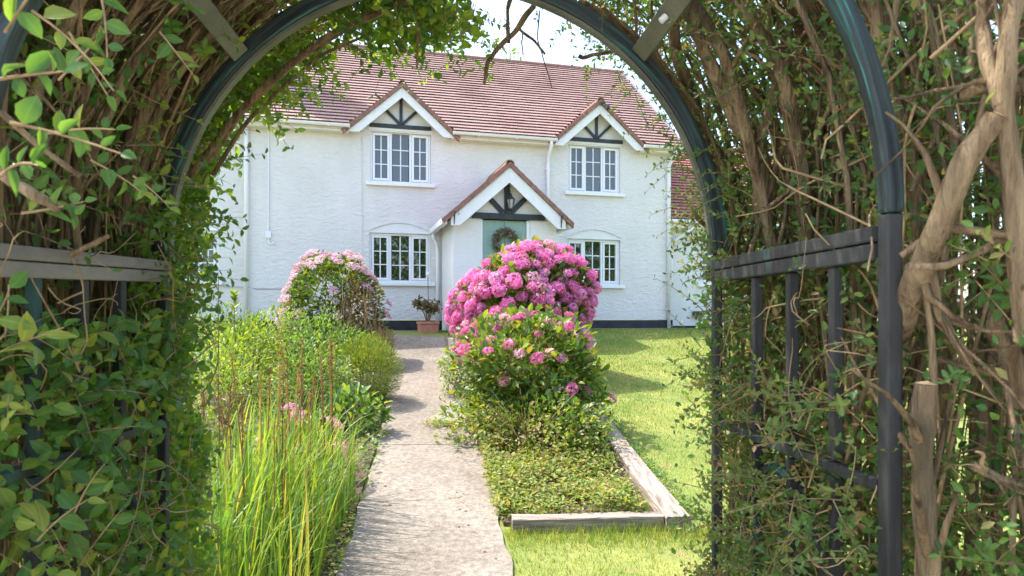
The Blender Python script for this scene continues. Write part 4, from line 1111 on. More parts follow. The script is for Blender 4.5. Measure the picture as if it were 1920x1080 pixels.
# leafy sprigs: a fine shoot with paired leaves
def sprigs(mat, parent, off, base, d, L, nl, size, tpl, droop=.0, tw=.0011):
    n = len(base)
    if n == 0: return None
    d = norm(d); Ls = rng.uniform(*L, n)[:, None, None]
    k = 5; u = np.linspace(0, 1, k)[None, :, None]
    side = norm(np.cross(d, rv(n)))
    bend = rng.normal(0, .18, n)[:, None, None]
    curve = lambda uu: base[:, None]+d[:, None]*uu*Ls+side[:, None]*bend*uu**2*Ls+np.array([0, 0, -droop])*uu**2*Ls
    P = curve(u)
    twig_mass(P, np.broadcast_to(np.linspace(tw*1.5, tw*.6, k), (n, k)), M['twig'], parent, off, 'shoots', 3)
    uu = np.repeat(np.linspace(.15, 1, nl), 2)[None, :, None]+rng.normal(0, .02, (n, 2*nl, 1))
    Q = curve(uu); sgn = np.tile([1, -1], nl)[None, :, None]
    alt = np.repeat(np.arange(nl) % 2, 2)[None, :, None]
    s2 = np.cross(d, side)
    lat = np.where(alt == 0, side[:, None], s2[:, None])*sgn
    D = norm(d[:, None]*.55+lat*.9+rng.normal(0, .18, Q.shape)); Nn = d[:, None]*.9-lat*.35+np.array([0, -.25, .35])+rng.normal(0, .2, Q.shape)
    k_ = rng.random((n, 2*nl)) < .9
    S_ = np.broadcast_to(rng.uniform(*size, (n, 1)), (n, 2*nl))*np.linspace(1.05, .7, 2*nl)[None]
    rr = np.clip(rng.random((n, 1))*.8+rng.random((n, 2*nl))*.2, 0, .999)
    return leaf_obj('foliage', mat, parent, Q[k_]-off, D[k_], Nn[k_], S_[k_], tpl, rr[k_])
def sprig_zone(mat, parent, off, n, t, r, y, L, nl, size, tpl, inward=.5, up=.25, droop=.15, keep=None):
    p, d, _ = tun_leaves(n, t, r, y, inward=inward, up=up, jitter=.8, keep=keep)
    return sprigs(mat, parent, off, p, d, L, nl, size, tpl, droop)
right_of = lambda p: p[:, 0] > np.where(p[:, 1] > 1.85, .315*p[:, 1], .6)
sprig_zone(M['box'], hr, OR_, 420, (.02, PI*.36), (.92, 1.15), (1.95, 2.5), (.10, .22), 7, (.016, .026), TS, inward=.7)
sprig_zone(M['box'], hr, OR_, 760, (-.1, PI*.46), (.86, 1.3), (1.25, 2.0), (.08, .2), 6, (.016, .026), TS, inward=.4)
sprig_zone(M['box'], hr, OR_, 110, (-.35, .42), (.76, .84), (1.78, 2.05), (.08, .18), 6, (.015, .025), TS, inward=.5)
sprig_zone(M['privetfar'], hl, OL, 90, (PI-.10, PI+.45), (.735, .82), (1.80, 2.0), (.08, .18), 5, (.025, .04), TO, inward=.5)
sprig_zone(M['panelleaf'], hr, OR_, 520, (-1.95, -.50), (.715, .78), (1.22, 1.95), (.07, .16), 6, (.014, .025), TS, inward=.2, keep=lambda p: p[:, 0] > .53)
sprig_zone(M['panelleaf'], hr, OR_, 650, (-1.95, -.30), (.725, .79), (1.22, 1.95), (.07, .16), 6, (.014, .025), TS, inward=.2, keep=lambda p: p[:, 0] > .535)
sprig_zone(M['panelleaf'], hr, OR_, 900, (-1.95, -.06), (.79, .92), (1.2, 2.0), (.08, .18), 6, (.014, .025), TS, inward=.5, keep=lambda p: p[:, 0] > .57)
sprig_zone(M['panelleaf'], hr, OR_, 520, (-1.95, .05), (.86, 1.1), (1.95, 2.4), (.08, .16), 6, (.014, .025), TS, inward=.0, keep=lambda p: p[:, 0] > .35*p[:, 1])
sprig_zone(M['box'], hr, OR_, 850, (-1.95, -.45), (.82, 1.6), (.96, 1.16), (.08, .2), 6, (.016, .028), TS, inward=.0, keep=lambda p: p[:, 0] > .70)
sprig_zone(M['box'], hr, OR_, 1250, (-1.95, .8), (.85, 1.7), (1.0, 1.4), (.08, .2), 6, (.016, .028), TS, inward=.0, keep=lambda p: p[:, 0] > .72)
sprig_zone(M['privetfar'], hl, OL, 330, (PI*.62, PI+.1), (.84, 1.0), (2.1, 2.6), (.10, .22), 5, (.03, .05), TO, inward=.8)
sprig_zone(M['privetfar'], hl, OL, 500, (PI+.1, PI+1.95), (.84, 1.05), (2.05, 2.7), (.10, .22), 5, (.028, .046), TO, inward=.35)
sprig_zone(M['privet'], hl, OL, 420, (PI+.2, PI+1.95), (.74, .84), (1.0, 2.0), (.08, .2), 4, (.03, .05), TO, inward=.4)
sprig_zone(M['privet'], hl, OL, 330, (PI*.70, PI+.15), (.80, .95), (1.1, 1.85), (.08, .2), 4, (.025, .042), TO, inward=.3)
sprig_zone(M['privetfar'], hl, OL, 260, (PI*.455, PI*.66), (.80, 1.0), (2.0, 2.6), (.10, .22), 6, (.018, .034), TO, inward=.6)
sprig_zone(M['privetfar'], hl, OL, 60, (PI*.455, PI*.58), (.80, .9), (2.0, 2.4), (.08, .2), 3, (.04, .06), TO, inward=.9)

# the large near leaves, one by one
LV = [nmesh('leaf', *T_ovate(w, f, dr), M['privet'], smooth=True, mid=(np.abs(T_ovate()[0][:, 0]) < 1e-6)*1.) for w, f, dr in ((.56,.08,.12),(.62,.05,.22),(.46,.18,.1),(.66,.10,.05),(.52,.03,.32),(.40,.24,.2),(.6,-.05,.15),(.36,.10,.3))]
def single_leaf(pos, d, n, size, parent):
    d = np.array(d)/np.linalg.norm(d); x = np.cross(d, n); x /= np.linalg.norm(x); z = np.cross(x, d)
    o = bpy.data.objects.new('leaf', random.choice(LV)); COL.objects.link(o); o.parent = parent
    off = np.array(parent.location); m = Matrix(np.column_stack([x, d, z]).tolist()).to_4x4()
    o.matrix_local = Matrix.Translation(Vector((np.array(pos)-off).tolist())) @ m @ Matrix.Diagonal((float(size)*random.uniform(.75, 1.15), float(size), float(size)*random.uniform(.6, 1.8), 1))
    return o
SH_P = []
def spray(p0, d, L, nl, size, face):
    """a short shoot bearing single leaves, alternately left and right"""
    d = np.array(d)/np.linalg.norm(d); k = 6; u = np.linspace(0, 1, k)[:, None]
    side = np.cross(d, face); side /= np.linalg.norm(side)
    bend = rng.normal(0, .12)
    C = lambda q: np.array(p0)+d*q*L+side*bend*q*q*L+np.array([0, 0, -.12*L])*q*q
    SH_P.append(np.array([C(q) for q in np.linspace(0, 1, k)]))
    for i in range(nl):
        q = .12+.88*i/(nl-1) if nl > 1 else 1
        sg = 1 if i % 2 else -1
        ld = d*.5+side*sg*.85+rng.normal(0, .22, 3) if i < nl-1 else d+rng.normal(0, .15, 3)
        single_leaf(C(q), ld, np.array(face)+rng.normal(0, .28, 3)+side*sg*-.3, rng.uniform(*size)*(1.1-.4*q), hl)
cnt = 0
while cnt < 41:                                                   # inner face of the left trellis
    y = rng.uniform(.95, 1.5); t = PI+rng.uniform(.10, 1.5); r = rng.uniform(.67, .77)
    p = tun(t, r, y)
    if math.sin(t*9+y*14)+math.sin(y*23-t*5) < -.9: continue
    spray(p, np.array([rng.normal(.25, .3), rng.normal(-.2, .5), rng.normal(.1, .6)]), rng.uniform(.08, .17), 5, (.034, .062), np.array([.5, -.75, .4])); cnt += 1
for (px, py, y, dx, dz) in ((10, 60, .8, .6, .3), (-10, 150, .75, .8, .1), (20, 230, .8, .9, -.2), (60, 20, .95, .8, -.5), (130, 60, 1.0, .4, -.9), (90, 250, 1.0, .8, .25),
                            (0, 330, .8, .8, .2), (170, 300, 1.15, .6, -.3), (40, 400, .95, .9, .2), (190, -10, 1.0, .25, -1), (250, 330, 1.3, .6, -.4), (300, 60, 1.3, .6, -.7), (110, 150, 1.1, .7, .5)):
    spray(ray(px, py, y), (dx, rng.normal(0, .25), dz), rng.uniform(.08, .15), 6, (.024, .044), np.array([.3, -.7, .2]))
twig_mass(np.array(SH_P), np.broadcast_to(np.linspace(.0022, .001, 6), (len(SH_P), 6)), M['twig'], hl, OL, 'shoots', 5)
# box: loose crown that lets the sky through, body, trellis face, near face
hedge_leaves(M['box'], hr, OR_, 10500, (PI*.04, PI*.50), (.98, 1.55), (1.25, 2.5), (.016, .028), TS)
hedge_leaves(M['box'], hr, OR_, 5000, (-.05, PI*.36), (1.0, 1.25), (2.0, 2.55), (.014, .024), TS)
hedge_leaves(M['box'], hr, OR_, 36000, (-1.95, .25), (.86, 2.6), (1.2, 2.6), (.018, .030), TS)
hedge_leaves(M['panelleaf'], hr, OR_, 13000, (-1.95, -.02), (.765, .92), (1.2, 2.0), (.013, .026), TS)
hedge_leaves(M['panelleaf'], hr, OR_, 11000, (-1.95, .0), (.80, 1.2), (1.9, 2.45), (.014, .026), TS, keep=lambda p: p[:, 0] > .315*p[:, 1])
hedge_leaves(M['box'], hr, OR_, 11000, (-1.95, .5), (.80, 2.0), (.98, 1.35), (.014, .026), TS, keep=lambda p: (p[:, 0] > .64) & (rng.random(len(p)) < .75))
hedge_leaves(M['box'], hr, OR_, 5200, (-.1, PI*.45), (.82, 1.05), (1.2, 1.95), (.014, .024), TS)

# ------------------------------------------------------------------ plants in the beds
def lumpy(u, seed, amp):
    r = np.random.default_rng(seed); s = np.ones(len(u))
    for _ in range(6):
        w = r.normal(0, 1, 3)*r.uniform(1.5, 4.5); s += amp*.4*np.sin(u@w+r.uniform(0, 6))
    return s
def bush(root, mat, c, rad, n, size, tpl, seed=1, shell=.55, amp=.25, up=.35, name='foliage', out=.7, zmin=.02, jit=.7):
    u = rv(n); rho = (shell+(1-shell)*rng.random(n)**.6)*lumpy(u, seed, amp)
    p = np.array(c)+u*np.array(rad)*rho[:, None]
    k = p[:, 2] > zmin; p, u = p[k], u[k]; m = len(p)
    d = norm(u*out+rv(m)*jit+np.array([0, 0, up])); nm = u*.5+rv(m)*.5+np.array([0, 0, .8])
    return leaf_obj(name, mat, root, p, d, nm, rng.uniform(*size, m), tpl)
def surf(c, rad, seed, amp, u, k=1.0): return np.array(c)+u*np.array(rad)*(k*lumpy(u, seed, amp))[:, None]
def plant(name, x, y, label, cat, group=None):
    return empty(name, (x, y, float(zg(x, y))+.02), 0, label, cat, group)
def bush_stems(root, n, h, spread, r, mat, name='stem', join=True):
    k = 6; u = np.linspace(0, 1, k)[None]
    a = rng.random(n)[:, None]*2*PI; s = rng.uniform(.3, 1, n)[:, None]*spread
    P = np.stack([np.cos(a)*s*u**1.3+smoothnoise(n, k, .02), np.sin(a)*s*u**1.3+smoothnoise(n, k, .02), rng.uniform(.5, 1, n)[:, None]*h*u], -1)
    R = rng.uniform(*r, n)[:, None]*(1-.5*u)
    if join: twig_mass(P, R, mat, root, np.zeros(3), name+'s')
    else: branches(P, R, mat, root, np.zeros(3), name, 5)

# flower heads
def mophead(nf, flat, mat, pet=.34, hole=.0):
    u = np.array([[math.cos(2.39996*i)*math.sqrt(1-(1-2*(i+.5)/nf)**2), math.sin(2.39996*i)*math.sqrt(1-(1-2*(i+.5)/nf)**2), 1-2*(i+.5)/nf] for i in range(nf)])
    u = u[u[:, 2] > -.72]
    u = norm(u+rng.normal(0, .05, u.shape))
    P = u*np.array([1, 1, flat])*(1+rng.normal(0, .09, len(u))+.08*np.sin(u@rng.normal(0, 3, 3)+1))[:, None]
    V = []; F = []; rn = []
    for p, q in zip(P, norm(u*np.array([1, 1, 1/flat]))):
        q = norm(q+rng.normal(0, .34, 3)); a = norm(np.cross(q, rng.normal(size=3))); b = np.cross(q, a)
        sc = pet*rng.uniform(.85, 1.15); rr = rng.random()
        for kx, ky in ((1, 0), (0, 1), (-1, 0), (0, -1)):
            dd = a*kx+b*ky; ee = -a*ky+b*kx; o = len(V); lift = q*.05
            V += [p, p+(dd*.55+ee*.42)*sc+lift, p+dd*sc*.98-lift*.5, p+(dd*.55-ee*.42)*sc+lift]
            F += [(o, o+1, o+2), (o, o+2, o+3)]; rn += [rr*.35]*4
    return nmesh('flower_head', V, np.array(F), mat, rnd=rn)
def heads(root, meshes, pts, dirs, size):
    for p, d, s in zip(pts, dirs, size):
        o = bpy.data.objects.new('flower_head', random.choice(meshes)); COL.objects.link(o); o.parent = root
        q = Vector(d.tolist()).to_track_quat('Z', 'Y').to_matrix().to_4x4()
        o.matrix_local = Matrix.Translation(Vector(p.tolist())) @ q @ Matrix.Rotation(random.uniform(0, 6), 4, 'Z') @ Matrix.Diagonal((float(s)*random.uniform(.9, 1.15), float(s)*random.uniform(.9, 1.15), float(s)*random.uniform(.85, 1.1), 1))
HP = [mophead(70, .85, M['pink']) for _ in range(6)]+[mophead(60, .8, M['pinkdeep'])]
HD = [mophead(34, .55, M['pinkdeep'], .36) for _ in range(4)]
HL = [mophead(30, .38, M['pinkpale'], .34) for _ in range(4)]

# big mophead hydrangea
h1 = plant('hydrangea', .16, 10.0, 'huge rounded hydrangea covered in bright pink mophead flowers right of the path', 'hydrangea', 'hydrangea shrubs')
c1, r1 = (0, 0, .80), (1.0, .93, .92)
bush(h1, M['hyleaf'], c1, (1.0, .9, .95), 7000, (.09, .15), T_ovate(.62), 11, .5, .22)
bush_stems(h1, 90, 1.3, .7, (.006, .014), M['bark'])
def sphere_pts(n, mind, filt, tries=30000):
    out = []
    while len(out) < n and tries:
        tries -= 1; u = rv(1)[0]
        if not filt(u): continue
        if all(np.dot(u, q) < mind for q in out): out.append(u)
    return np.array(out)
def f1(u):
    if u[2] < -.62 or u[1] > .62: return False
    # leafy window in the lower middle of the near side
    if u[2] < .02 and abs(u[0]+.05) < .48 and u[1] < 0: return rng.random() < .13
    if math.sin(u[0]*7+1)+math.sin(u[2]*8+u[0]*5) < -1.25: return False
    return True
u = sphere_pts(294, math.cos(.10), f1)
heads(h1, HP, surf(c1, r1, 11, .22, u, 1.0)+rng.normal(0, .03, (len(u), 3)), norm(u+rv(len(u))*.25+np.array([0, 0, .25])), rng.uniform(.060, .098, len(u)))
u = norm(np.array([[1.0, -.45, -.62], [.95, -.6, -.75], [.9, -.3, -.85], [-1, -.4, -.62], [-.95, -.55, -.75], [-.85, -.5, -.92]]))
heads(h1, HP, np.array(c1)+u*np.array((1.12, 1.0, .98)), u, rng.uniform(.10, .125, len(u)))

# smaller hydrangea in front
h2 = plant('hydrangea', .20, 7.2, 'lower leggy hydrangea with faded pink clusters in front of the big pink one', 'hydrangea', 'hydrangea shrubs')
c2, r2 = (0, 0, .56), (.68, .60, .56)
bush(h2, M['hyleaf'], c2, (.70, .62, .58), 4200, (.06, .115), T_ovate(.6), 21, .45, .30)
bush(h2, M['hyleaf'], (.12, -.1, .35), (.58, .5, .33), 900, (.05, .10), T_ovate(.6), 22, .3, .25)
bush_stems(h2, 120, .85, .5, (.003, .007), M['straw'])
u = sphere_pts(60, math.cos(.15), lambda u: (u[2] > .25 or (rng.random() < .22 and u[2] > -.35)) and u[1] < .7)
heads(h2, HD, surf(c2, r2, 21, .30, u, 1.03), norm(u+np.array([0, 0, .7])), rng.uniform(.038, .066, len(u)))
for q in ((-.12, .1, 1.06), (.0, .15, 1.10)):
    n = 7; leaf_obj('shoot', M['lime'], h2, np.repeat([q], n, 0)+rv(n)*.02, norm(rv(n)*np.array([1, 1, .3])+np.array([0, 0, .5])), np.repeat([[0, 0, 1.]], n, 0)+rv(n)*.2, rng.uniform(.08, .13, n), T_ovate(.5))
# dry tangle below it
tg = plant('bramble', .16, 6.30, 'tangle of dry stems and small yellowing leaves under the leggy hydrangea', 'plant')
bush_stems(tg, 45, .6, .62, (.0015, .004), M['straw'], 'twig')
bush(tg, M['cover'], (0, .25, .16), (.66, .85, .36), 4200, (.025, .06), TO, 31, .3, .5, out=.4)
bush(tg, M['dead'], (0, .1, .12), (.6, .7, .26), 900, (.02, .045), TS, 32, .3, .3, out=.3)
bush(tg, M['hyleaf'], (.05, .45, .30), (.66, .60, .42), 3000, (.045, .095), TO, 33, .3, .5)
bush(tg, M['hyleaf'], (.42, .1, .2), (.34, .75, .32), 1100, (.04, .08), TO, 34, .3, .4)
# pale hydrangea by the house
h3 = plant('hydrangea', -2.92, 11.0, 'pale pink lacecap hydrangea with a dry brown side by the cottage wall', 'hydrangea', 'hydrangea shrubs')
c3, r3 = (0, 0, .92), (.80, .65, .86)
bush(h3, M['hyleaf'], c3, (.76, .62, .84), 3600, (.06, .11), T_ovate(.6), 41, .5, .14)
u = sphere_pts(84, math.cos(.16), lambda u: u[1] < .6 and u[2] > -.3 and ((u[2] > .55) or (u[0] < -.5) or rng.random() < .05) and math.sin(u[0]*9+u[2]*5) > -.8)
heads(h3, HL, surf(c3, r3, 41, .14, u, 1.02), norm(u+np.array([0, 0, .7])), rng.uniform(.05, .08, len(u)))
bush(h3, M['dead'], (.48, -.25, .72), (.38, .46, .72), 2600, (.03, .07), TS, 42, .55, .25, up=-.5, name='dry_leaves')
k = 6; n = 60; uu = np.linspace(0, 1, k)[None]
bx = rng.uniform(.2, .82, n)[:, None]; by = rng.uniform(-.72, -.2, n)[:, None]
uu_ = uu; P = np.stack([bx+smoothnoise(n, k, .06)+rng.normal(0, .12, (n, 1))*uu, by+smoothnoise(n, k, .06)+rng.normal(0, .1, (n, 1))*uu, rng.uniform(.25, 1.25, n)[:, None]*(1-uu)+.02+smoothnoise(n, k, .03)], -1)
twig_mass(P, np.full((n, k), .004), M['straw'], h3, np.zeros(3), 'dry_stems')
bush_stems(h3, 60, 1.2, .6, (.005, .01), M['bark'])
# small pink hydrangea inside the iris clump
h4 = plant('hydrangea', -1.72, 5.35, 'small pink hydrangea half hidden behind the tall green blades', 'hydrangea', 'hydrangea shrubs')
bush(h4, M['lime'], (0, 0, .30), (.36, .32, .28), 420, (.06, .10), T_ovate(.62), 51, .4, .2)
bush_stems(h4, 20, .45, .25, (.003, .006), M['straw'])
u = sphere_pts(7, math.cos(.55), lambda u: u[2] > -.05 and u[1] < .5 and u[0] > -.4)
heads(h4, HD, np.array([0, 0, .32])+u*np.array([.40, .36, .32]), norm(u+np.array([0, 0, .6])), rng.uniform(.045, .07, len(u)))

# shrubs of the left bed
def shrub(name, x, y, w, d, h, n, mat, size, tpl, label, cat='shrub', seed=1, amp=.25, **kw):
    r = plant(name, x, y, label, cat)
    bush(r, mat, (0, 0, h*.48), (w/2, d/2, h*.52), n, size, tpl, seed, .4, amp, **kw)
    bush_stems(r, 40, h*.8, min(w, d)*.4, (.003, .007), M['bark'])
    return r
shrub('leafy_shrub', -3.15, 8.3, 1.15, 1.0, 1.10, 3600, M['lime'], (.04, .075), T_ovate(.42), 'lime green leafy shrub at the back left of the bed', seed=61)
shrub('leafy_shrub', -2.38, 8.5, 1.0, .9, 1.02, 3200, M['mid'], (.035, .065), T_ovate(.45), 'mid green bush between the lime shrub and the heath mound', seed=62)
hm = shrub('heath', -1.76, 8.3, .84, .95, .80, 12000, M['heath'], (.035, .06), T_lance(.14), 'clipped feathery green heath mound spilling onto the path edge', seed=63, amp=.1, out=1.0, up=.5, jit=.4)
shrub('leafy_plant', -1.62, 6.95, .75, .65, .42, 420, M['mid'], (.07, .13), T_ovate(.5), 'low broad leaved plant at the path edge in front of the heath', 'plant', seed=64)
shrub('leafy_shrub', -2.75, 6.6, 1.1, .9, .98, 2600, M['lime'], (.04, .07), T_lance(.3), 'yellowish narrow leaved shrub behind the iris clump', seed=65)
shrub('leafy_shrub', -2.15, 7.3, .8, .8, .86, 2400, M['mid'], (.03, .06), T_ovate(.5), 'small dark bush with dense leaves beside the broad leaved plant', seed=66)
shrub('silver_plant', -1.98, 7.75, .45, .45, .62, 900, M['greyleaf'], (.03, .055), T_ovate(.45), 'grey green plant squeezed between bush and heath mound', 'plant', seed=67)
shrub('silver_plant', -.66, 8.7, .62, .7, .62, 1700, M['greyleaf'], (.03, .055), T_ovate(.5), 'white variegated plant spilling over the right path edge under the pink hydrangea', 'plant', seed=68)
shrub('leafy_shrub', -4.1, 9.6, 1.3, 1.2, 1.0, 2600, M['mid'], (.04, .07), T_ovate(.45), 'green shrub against the far left of the bed', seed=69)
shrub('silver_plant', -3.3, 10.2, .5, .5, 1.0, 900, M['greyleaf'], (.035, .06), T_ovate(.45), 'tall pale variegated spire in front of the plinth', 'plant', seed=70)
shrub('leafy_plant', -2.35, 10.3, .8, .6, .62, 800, M['lime'], (.06, .10), T_ovate(.6), 'bright broad leaves at the foot of the pale hydrangea', 'plant', seed=71)
shrub('dry_grass', -1.98, 10.35, .35, .4, .55, 700, M['dead'], (.10, .2), T_lance(.05), 'tuft of dry straw grass at the path edge by the pale hydrangea', 'grass tuft', seed=72, up=1.2)
# slender sapling against the wall
sp = plant('sapling', -3.3, 8.1, 'slender single stemmed sapling standing up in front of the white wall', 'sapling')
MB().tube([(0, 0, 0), (.02, 0, .7), (0, 0, 1.30)], [.010, .008, .004], 6).build('stem', M['bark'], sp)
n = 46; zz = rng.uniform(.85, 1.36, n); zz[:14] = rng.uniform(1.2, 1.36, 14)
leaf_obj('foliage', M['lime'], sp, np.stack([np.zeros(n), np.zeros(n), zz], -1), norm(rv(n)*np.array([1, 1, .2])+np.array([0, 0, .75])), rv(n)*.4+np.array([0, 0, 1.]), rng.uniform(.07, .12, n), T_ovate(.42))
# trailing weed on the path
tw = plant('trailing_weed', -.60, 7.25, 'straggling weed creeping over the right edge of the path', 'weed')
N = 260; q = np.stack([rng.uniform(-.32, .3, N), rng.normal(0, .09, N), rng.uniform(.01, .07, N)], -1)
leaf_obj('foliage', M['cover'], tw, q, norm(rv(N)*np.array([1, 1, .4])+np.array([0, 0, .3])), rv(N)*.4+np.array([0, 0, 1.]), rng.uniform(.02, .05, N), TO)
P = np.stack([np.linspace(.3, -.34, 8)[None]+rng.normal(0, .02, (6, 8)), rng.normal(0, .06, (6, 1))+smoothnoise(6, 8, .05), .02+np.abs(smoothnoise(6, 8, .02))], -1)
twig_mass(P, np.full((6, 8), .0025), M['straw'], tw, np.zeros(3), 'runners')

# ground cover in the right bed
def cover(n, ys, xl, xr, h, size, mat, name, label, tpl=TO):
    y = rng.uniform(*ys, n); a, b = xl(y), xr(y); x = a+(b-a)*rng.random(n)
    c = np.sin(x*9+y*4)+np.sin(y*13-x*5); k = c > rng.normal(-.8, .8, n); x, y = x[k], y[k]; m = len(x)
    lump = .5+.5*np.sin(x*6+1)*np.sin(y*5)
    z = zg(x, y)+.03+rng.random(m)*h*(.4+.6*lump)
    V, F, r = scatter(np.stack([x, y, z], -1), norm(rv(m)*np.array([1, 1, .4])+np.array([0, -.1, .35])), rv(m)*.45+np.array([0, -.2, 1.]), rng.uniform(*size, m), tpl)
    return link(name, nmesh(name, V, F, mat, rnd=r), None, kind='stuff', label=label)
cover(15000, (4.70, 6.8), lambda y: pr(y)-.04, lambda y: sleeper_x(y)-.17, .17, (.022, .05), M['cover'], 'ground_cover', 'yellow green ground cover filling the near end of the right bed')
cover(2200, (6.4, 9.4), lambda y: pr(y)-.08, lambda y: pr(y)+.35, .22, (.025, .05), M['cover'], 'ground_cover', 'weedy ground cover along the right edge of the path')
cover(5200, (5.4, 10.8), lambda y: pl(y)-1.3, lambda y: pl(y)+.03, .16, (.03, .06), M['mid'], 'ground_cover', 'low green growth along the left edge of the path')
cover(900, (3.4, 5.0), lambda y: pl(y)-.25, lambda y: pl(y)+.02, .10, (.02, .045), M['cover'], 'ground_cover', 'small weeds along the path edge under the iris blades')
cover(900, (4.8, 8.2), lambda y: sleeper_x(y)+.10, lambda y: sleeper_x(y)+.22, .10, (.02, .04), M['mid'], 'ground_cover', 'weeds growing along the lawn side of the long timber')

# iris clump with rusty seed stalks
ir = plant('iris_clump', -1.45, 4.15, 'tall clump of bright green sword leaves with rusty seed stalks left of the path', 'iris')
def blade(bend, w, k=8):
    V = []; F = []; a = 0; y = z = 0
    for i in range(k+1):
        u = i/k; ww = w*(1-u**2.2)*.5+.0006
        V += [(-ww, y, z), (0, y-.25*ww, z+.1*ww), (ww, y, z)]
        a = bend*u**1.6; y += math.sin(a)/k; z += math.cos(a)/k
    for i in range(k):
        for j in (0, 1): F.append((i*3+j, i*3+j+1, i*3+j+4, i*3+j+3))
    return np.array(V), np.array(F)
BL = [nmesh('leaf', *blade(b, w), M['iris']) for b, w in ((.15,.022),(.3,.026),(.5,.024),(.75,.024),(1.0,.021),(1.35,.019),(1.9,.018),(.4,.030))]
V_, F_, r_ = [], [], []
o = 0
for k in range(820):
    y = rng.uniform(-1.15, 1.05); x = np.clip(rng.normal(-.03, .25), -.7, .34)-.07*y
    L_ = rng.uniform(.44, .90)*(1.05 if x < .1 else .85)
    rz = rng.normal(-.9, 1.3); b = rng.integers(0, 8)
    z = float(zg(x-1.45, y+4.15)-zg(-1.45, 4.15))
    m = Matrix.Translation((x, y, z)) @ Matrix.Rotation(rz, 4, 'Z') @ Matrix.Rotation(rng.normal(.0, .12), 4, 'X') @ Matrix.Scale(L_, 4)
    if k < 290:
        ob = bpy.data.objects.new('leaf', BL[b]); COL.objects.link(ob); ob.parent = ir; ob.matrix_local = m
    else:
        bb = blade(*((.15,.022),(.3,.026),(.5,.024),(.75,.024),(1.0,.021),(1.35,.019),(1.9,.018),(.4,.030))[b])
        mm = np.array(m); V_.append(bb[0]@mm[:3, :3].T+mm[:3, 3]); F_.append(bb[1]+o); r_ += [rng.random()]*len(bb[0]); o += len(bb[0])
for k in range(70):
    y = rng.uniform(-.5, 1.0); x = rng.uniform(.0, .30)-.07*y; b = rng.integers(3, 7)
    bb = blade(*((.75,.022),(1.0,.020),(1.35,.018),(1.9,.016))[b-3])
    m = Matrix.Translation((x, y, float(zg(x-1.45, y+4.15)-zg(-1.45, 4.15)))) @ Matrix.Rotation(rng.normal(-1.5, .4), 4, 'Z') @ Matrix.Rotation(rng.normal(-.1, .12), 4, 'X') @ Matrix.Scale(rng.uniform(.5, .95), 4)
    mm = np.array(m); V_.append(bb[0]@mm[:3, :3].T+mm[:3, 3]); F_.append(bb[1]+o); r_ += [rng.random()]*len(bb[0]); o += len(bb[0])
link('leaves', nmesh('leaves', np.concatenate(V_), np.concatenate(F_), M['iris'], rnd=r_), ir, kind='stuff')
def stalk(h):
    m, pts = MB(), [(0, 0, 0), (.01, .01, h*.5), (.0, .0, h)]
    V, F = tubes(np.array([pts], float), np.array([[.0045, .004, .0025]]), 5)
    n = 44; zz = rng.uniform(h*.76, h, n); a = rng.random(n)*6.28
    V2, F2, _ = scatter(np.stack([.006*np.cos(a), .006*np.sin(a), zz], -1), norm(np.stack([np.cos(a)*.35, np.sin(a)*.35, np.ones(n)], -1)), rv(n), rng.uniform(.012, .024, n), T_small(.34))
    return nmesh('flower_stalk', np.concatenate([V, V2]), [tuple(f) for f in F.tolist()]+[tuple(f) for f in (F2+len(V)).tolist()], M['stalk'])
STK = [stalk(h) for h in (1.0, 1.08, 1.15)]
for k in range(34):
    y = rng.uniform(-.7, .95); x = min(.14, rng.normal(-.04, .26))
    ob = bpy.data.objects.new('flower_stalk', random.choice(STK)); COL.objects.link(ob); ob.parent = ir
    ob.matrix_local = Matrix.Translation((x, y, float(zg(x-1.45, y+4.15)-zg(-1.45, 4.15)))) @ Matrix.Rotation(rng.uniform(0, 6.28), 4, 'Z') @ Matrix.Rotation(rng.normal(0, .07), 4, 'X') @ Matrix.Scale(rng.uniform(.85, 1.14), 4)

n = 170; y = rng.uniform(3.0, 12, n); e = rng.random(n)
x = np.where(e < .5, pl(y)+.04+rng.random(n)**2*.35, pr(y)-.04-rng.random(n)**2*.35)
V, F, r = scatter(np.stack([x, y, zg(x, y)+.026], -1), norm(rv(n)*np.array([1, 1, .05])), rv(n)*.12+np.array([0, 0, 1.]), rng.uniform(.012, .035, n), TS)
link('leaf_litter', nmesh('leaf_litter', V, F, M['dead'], rnd=r), None, kind='stuff', label='dry leaves and petals scattered along the edges of the path')

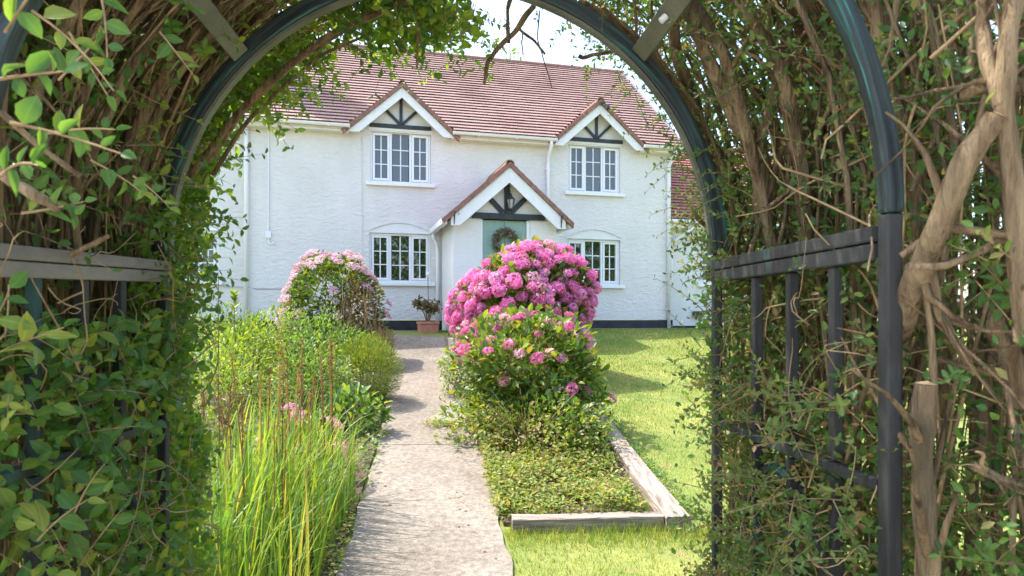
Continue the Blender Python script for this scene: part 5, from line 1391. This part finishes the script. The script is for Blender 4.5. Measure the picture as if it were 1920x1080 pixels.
# grass blades on the lawn
def grass(n, xs, ys, h, keep, label, w=.0045):
    x = rng.uniform(*xs, n); y = ys[0]+(ys[1]-ys[0])*rng.random(n)**1.5
    k = keep(x, y); x, y = x[k], y[k]; m = len(x)
    hgt = rng.uniform(*h, m)*(.75+.5*(np.sin(x*3.1+y*1.7)*np.sin(y*2.3-x)+1)/2)
    ww = w*(.6+.12*y); d = norm(rv(m)*np.array([1, 1, 0])*.55+np.array([0, 0, 1.])); s = norm(np.cross(d, rv(m)))
    p = np.stack([x, y, zg(x, y)+bumpz(x, y)-.004], -1)
    V = np.stack([p-s*ww[:, None]/2, p+s*ww[:, None]/2, p+d*hgt[:, None]+rv(m)*.01], 1).reshape(-1, 3)
    F = np.arange(3*m).reshape(-1, 3)
    pat = np.clip(.5+.28*np.sin(x*1.7+y*.9)+.25*np.sin(y*2.1-x*2.7)+rng.normal(0, .22, m), 0, .999)
    return link('grass', nmesh('grass', V, F, M['grass'], rnd=np.repeat(pat, 3)), None, kind='stuff', label=label)
def bumpz(x, y): return (np.sin(x*1.9+y*.7)+np.sin(x*.8-y*1.6))*.012*np.clip(np.abs(x+.7)-1.5, 0, 1)*((y > 2.5) & (y < 13))
def on_lawn(x, y):
    inbed = (y > 4.5) & (y < 10.9) & (x < sleeper_x(y)+.11)
    return (x > pr(y)+.01+.02*np.sin(y*9)) & ~inbed & (x < 1.0+.43*y) & (house_n(x, y) < -.33)
grass(250000, (-1.3, 6.2), (2.4, 15.2), (.018, .042), on_lawn, 'short mown lawn grass catching the sun')
grass(12000, (-.12, 1.5), (4.05, 4.60), (.04, .11), lambda x, y: (x > pr(y)+.02) & (y > 4.56-.32*rng.random(len(x))**1.6), 'longer uncut grass against the front of the short timber')
grass(2500, (1.1, 1.5), (4.4, 8.4), (.03, .09), lambda x, y: (x > sleeper_x(y)+.11) & (x < sleeper_x(y)+.11+.13*rng.random(len(x))), 'longer grass along the long timber')
grass(5000, (-3.6, -2.1), (11.6, 13.6), (.02, .05), lambda x, y: (x < pl(y)-.02) & (house_n(x, y) < -.1), 'strip of shaded grass between pale hydrangea and patio')
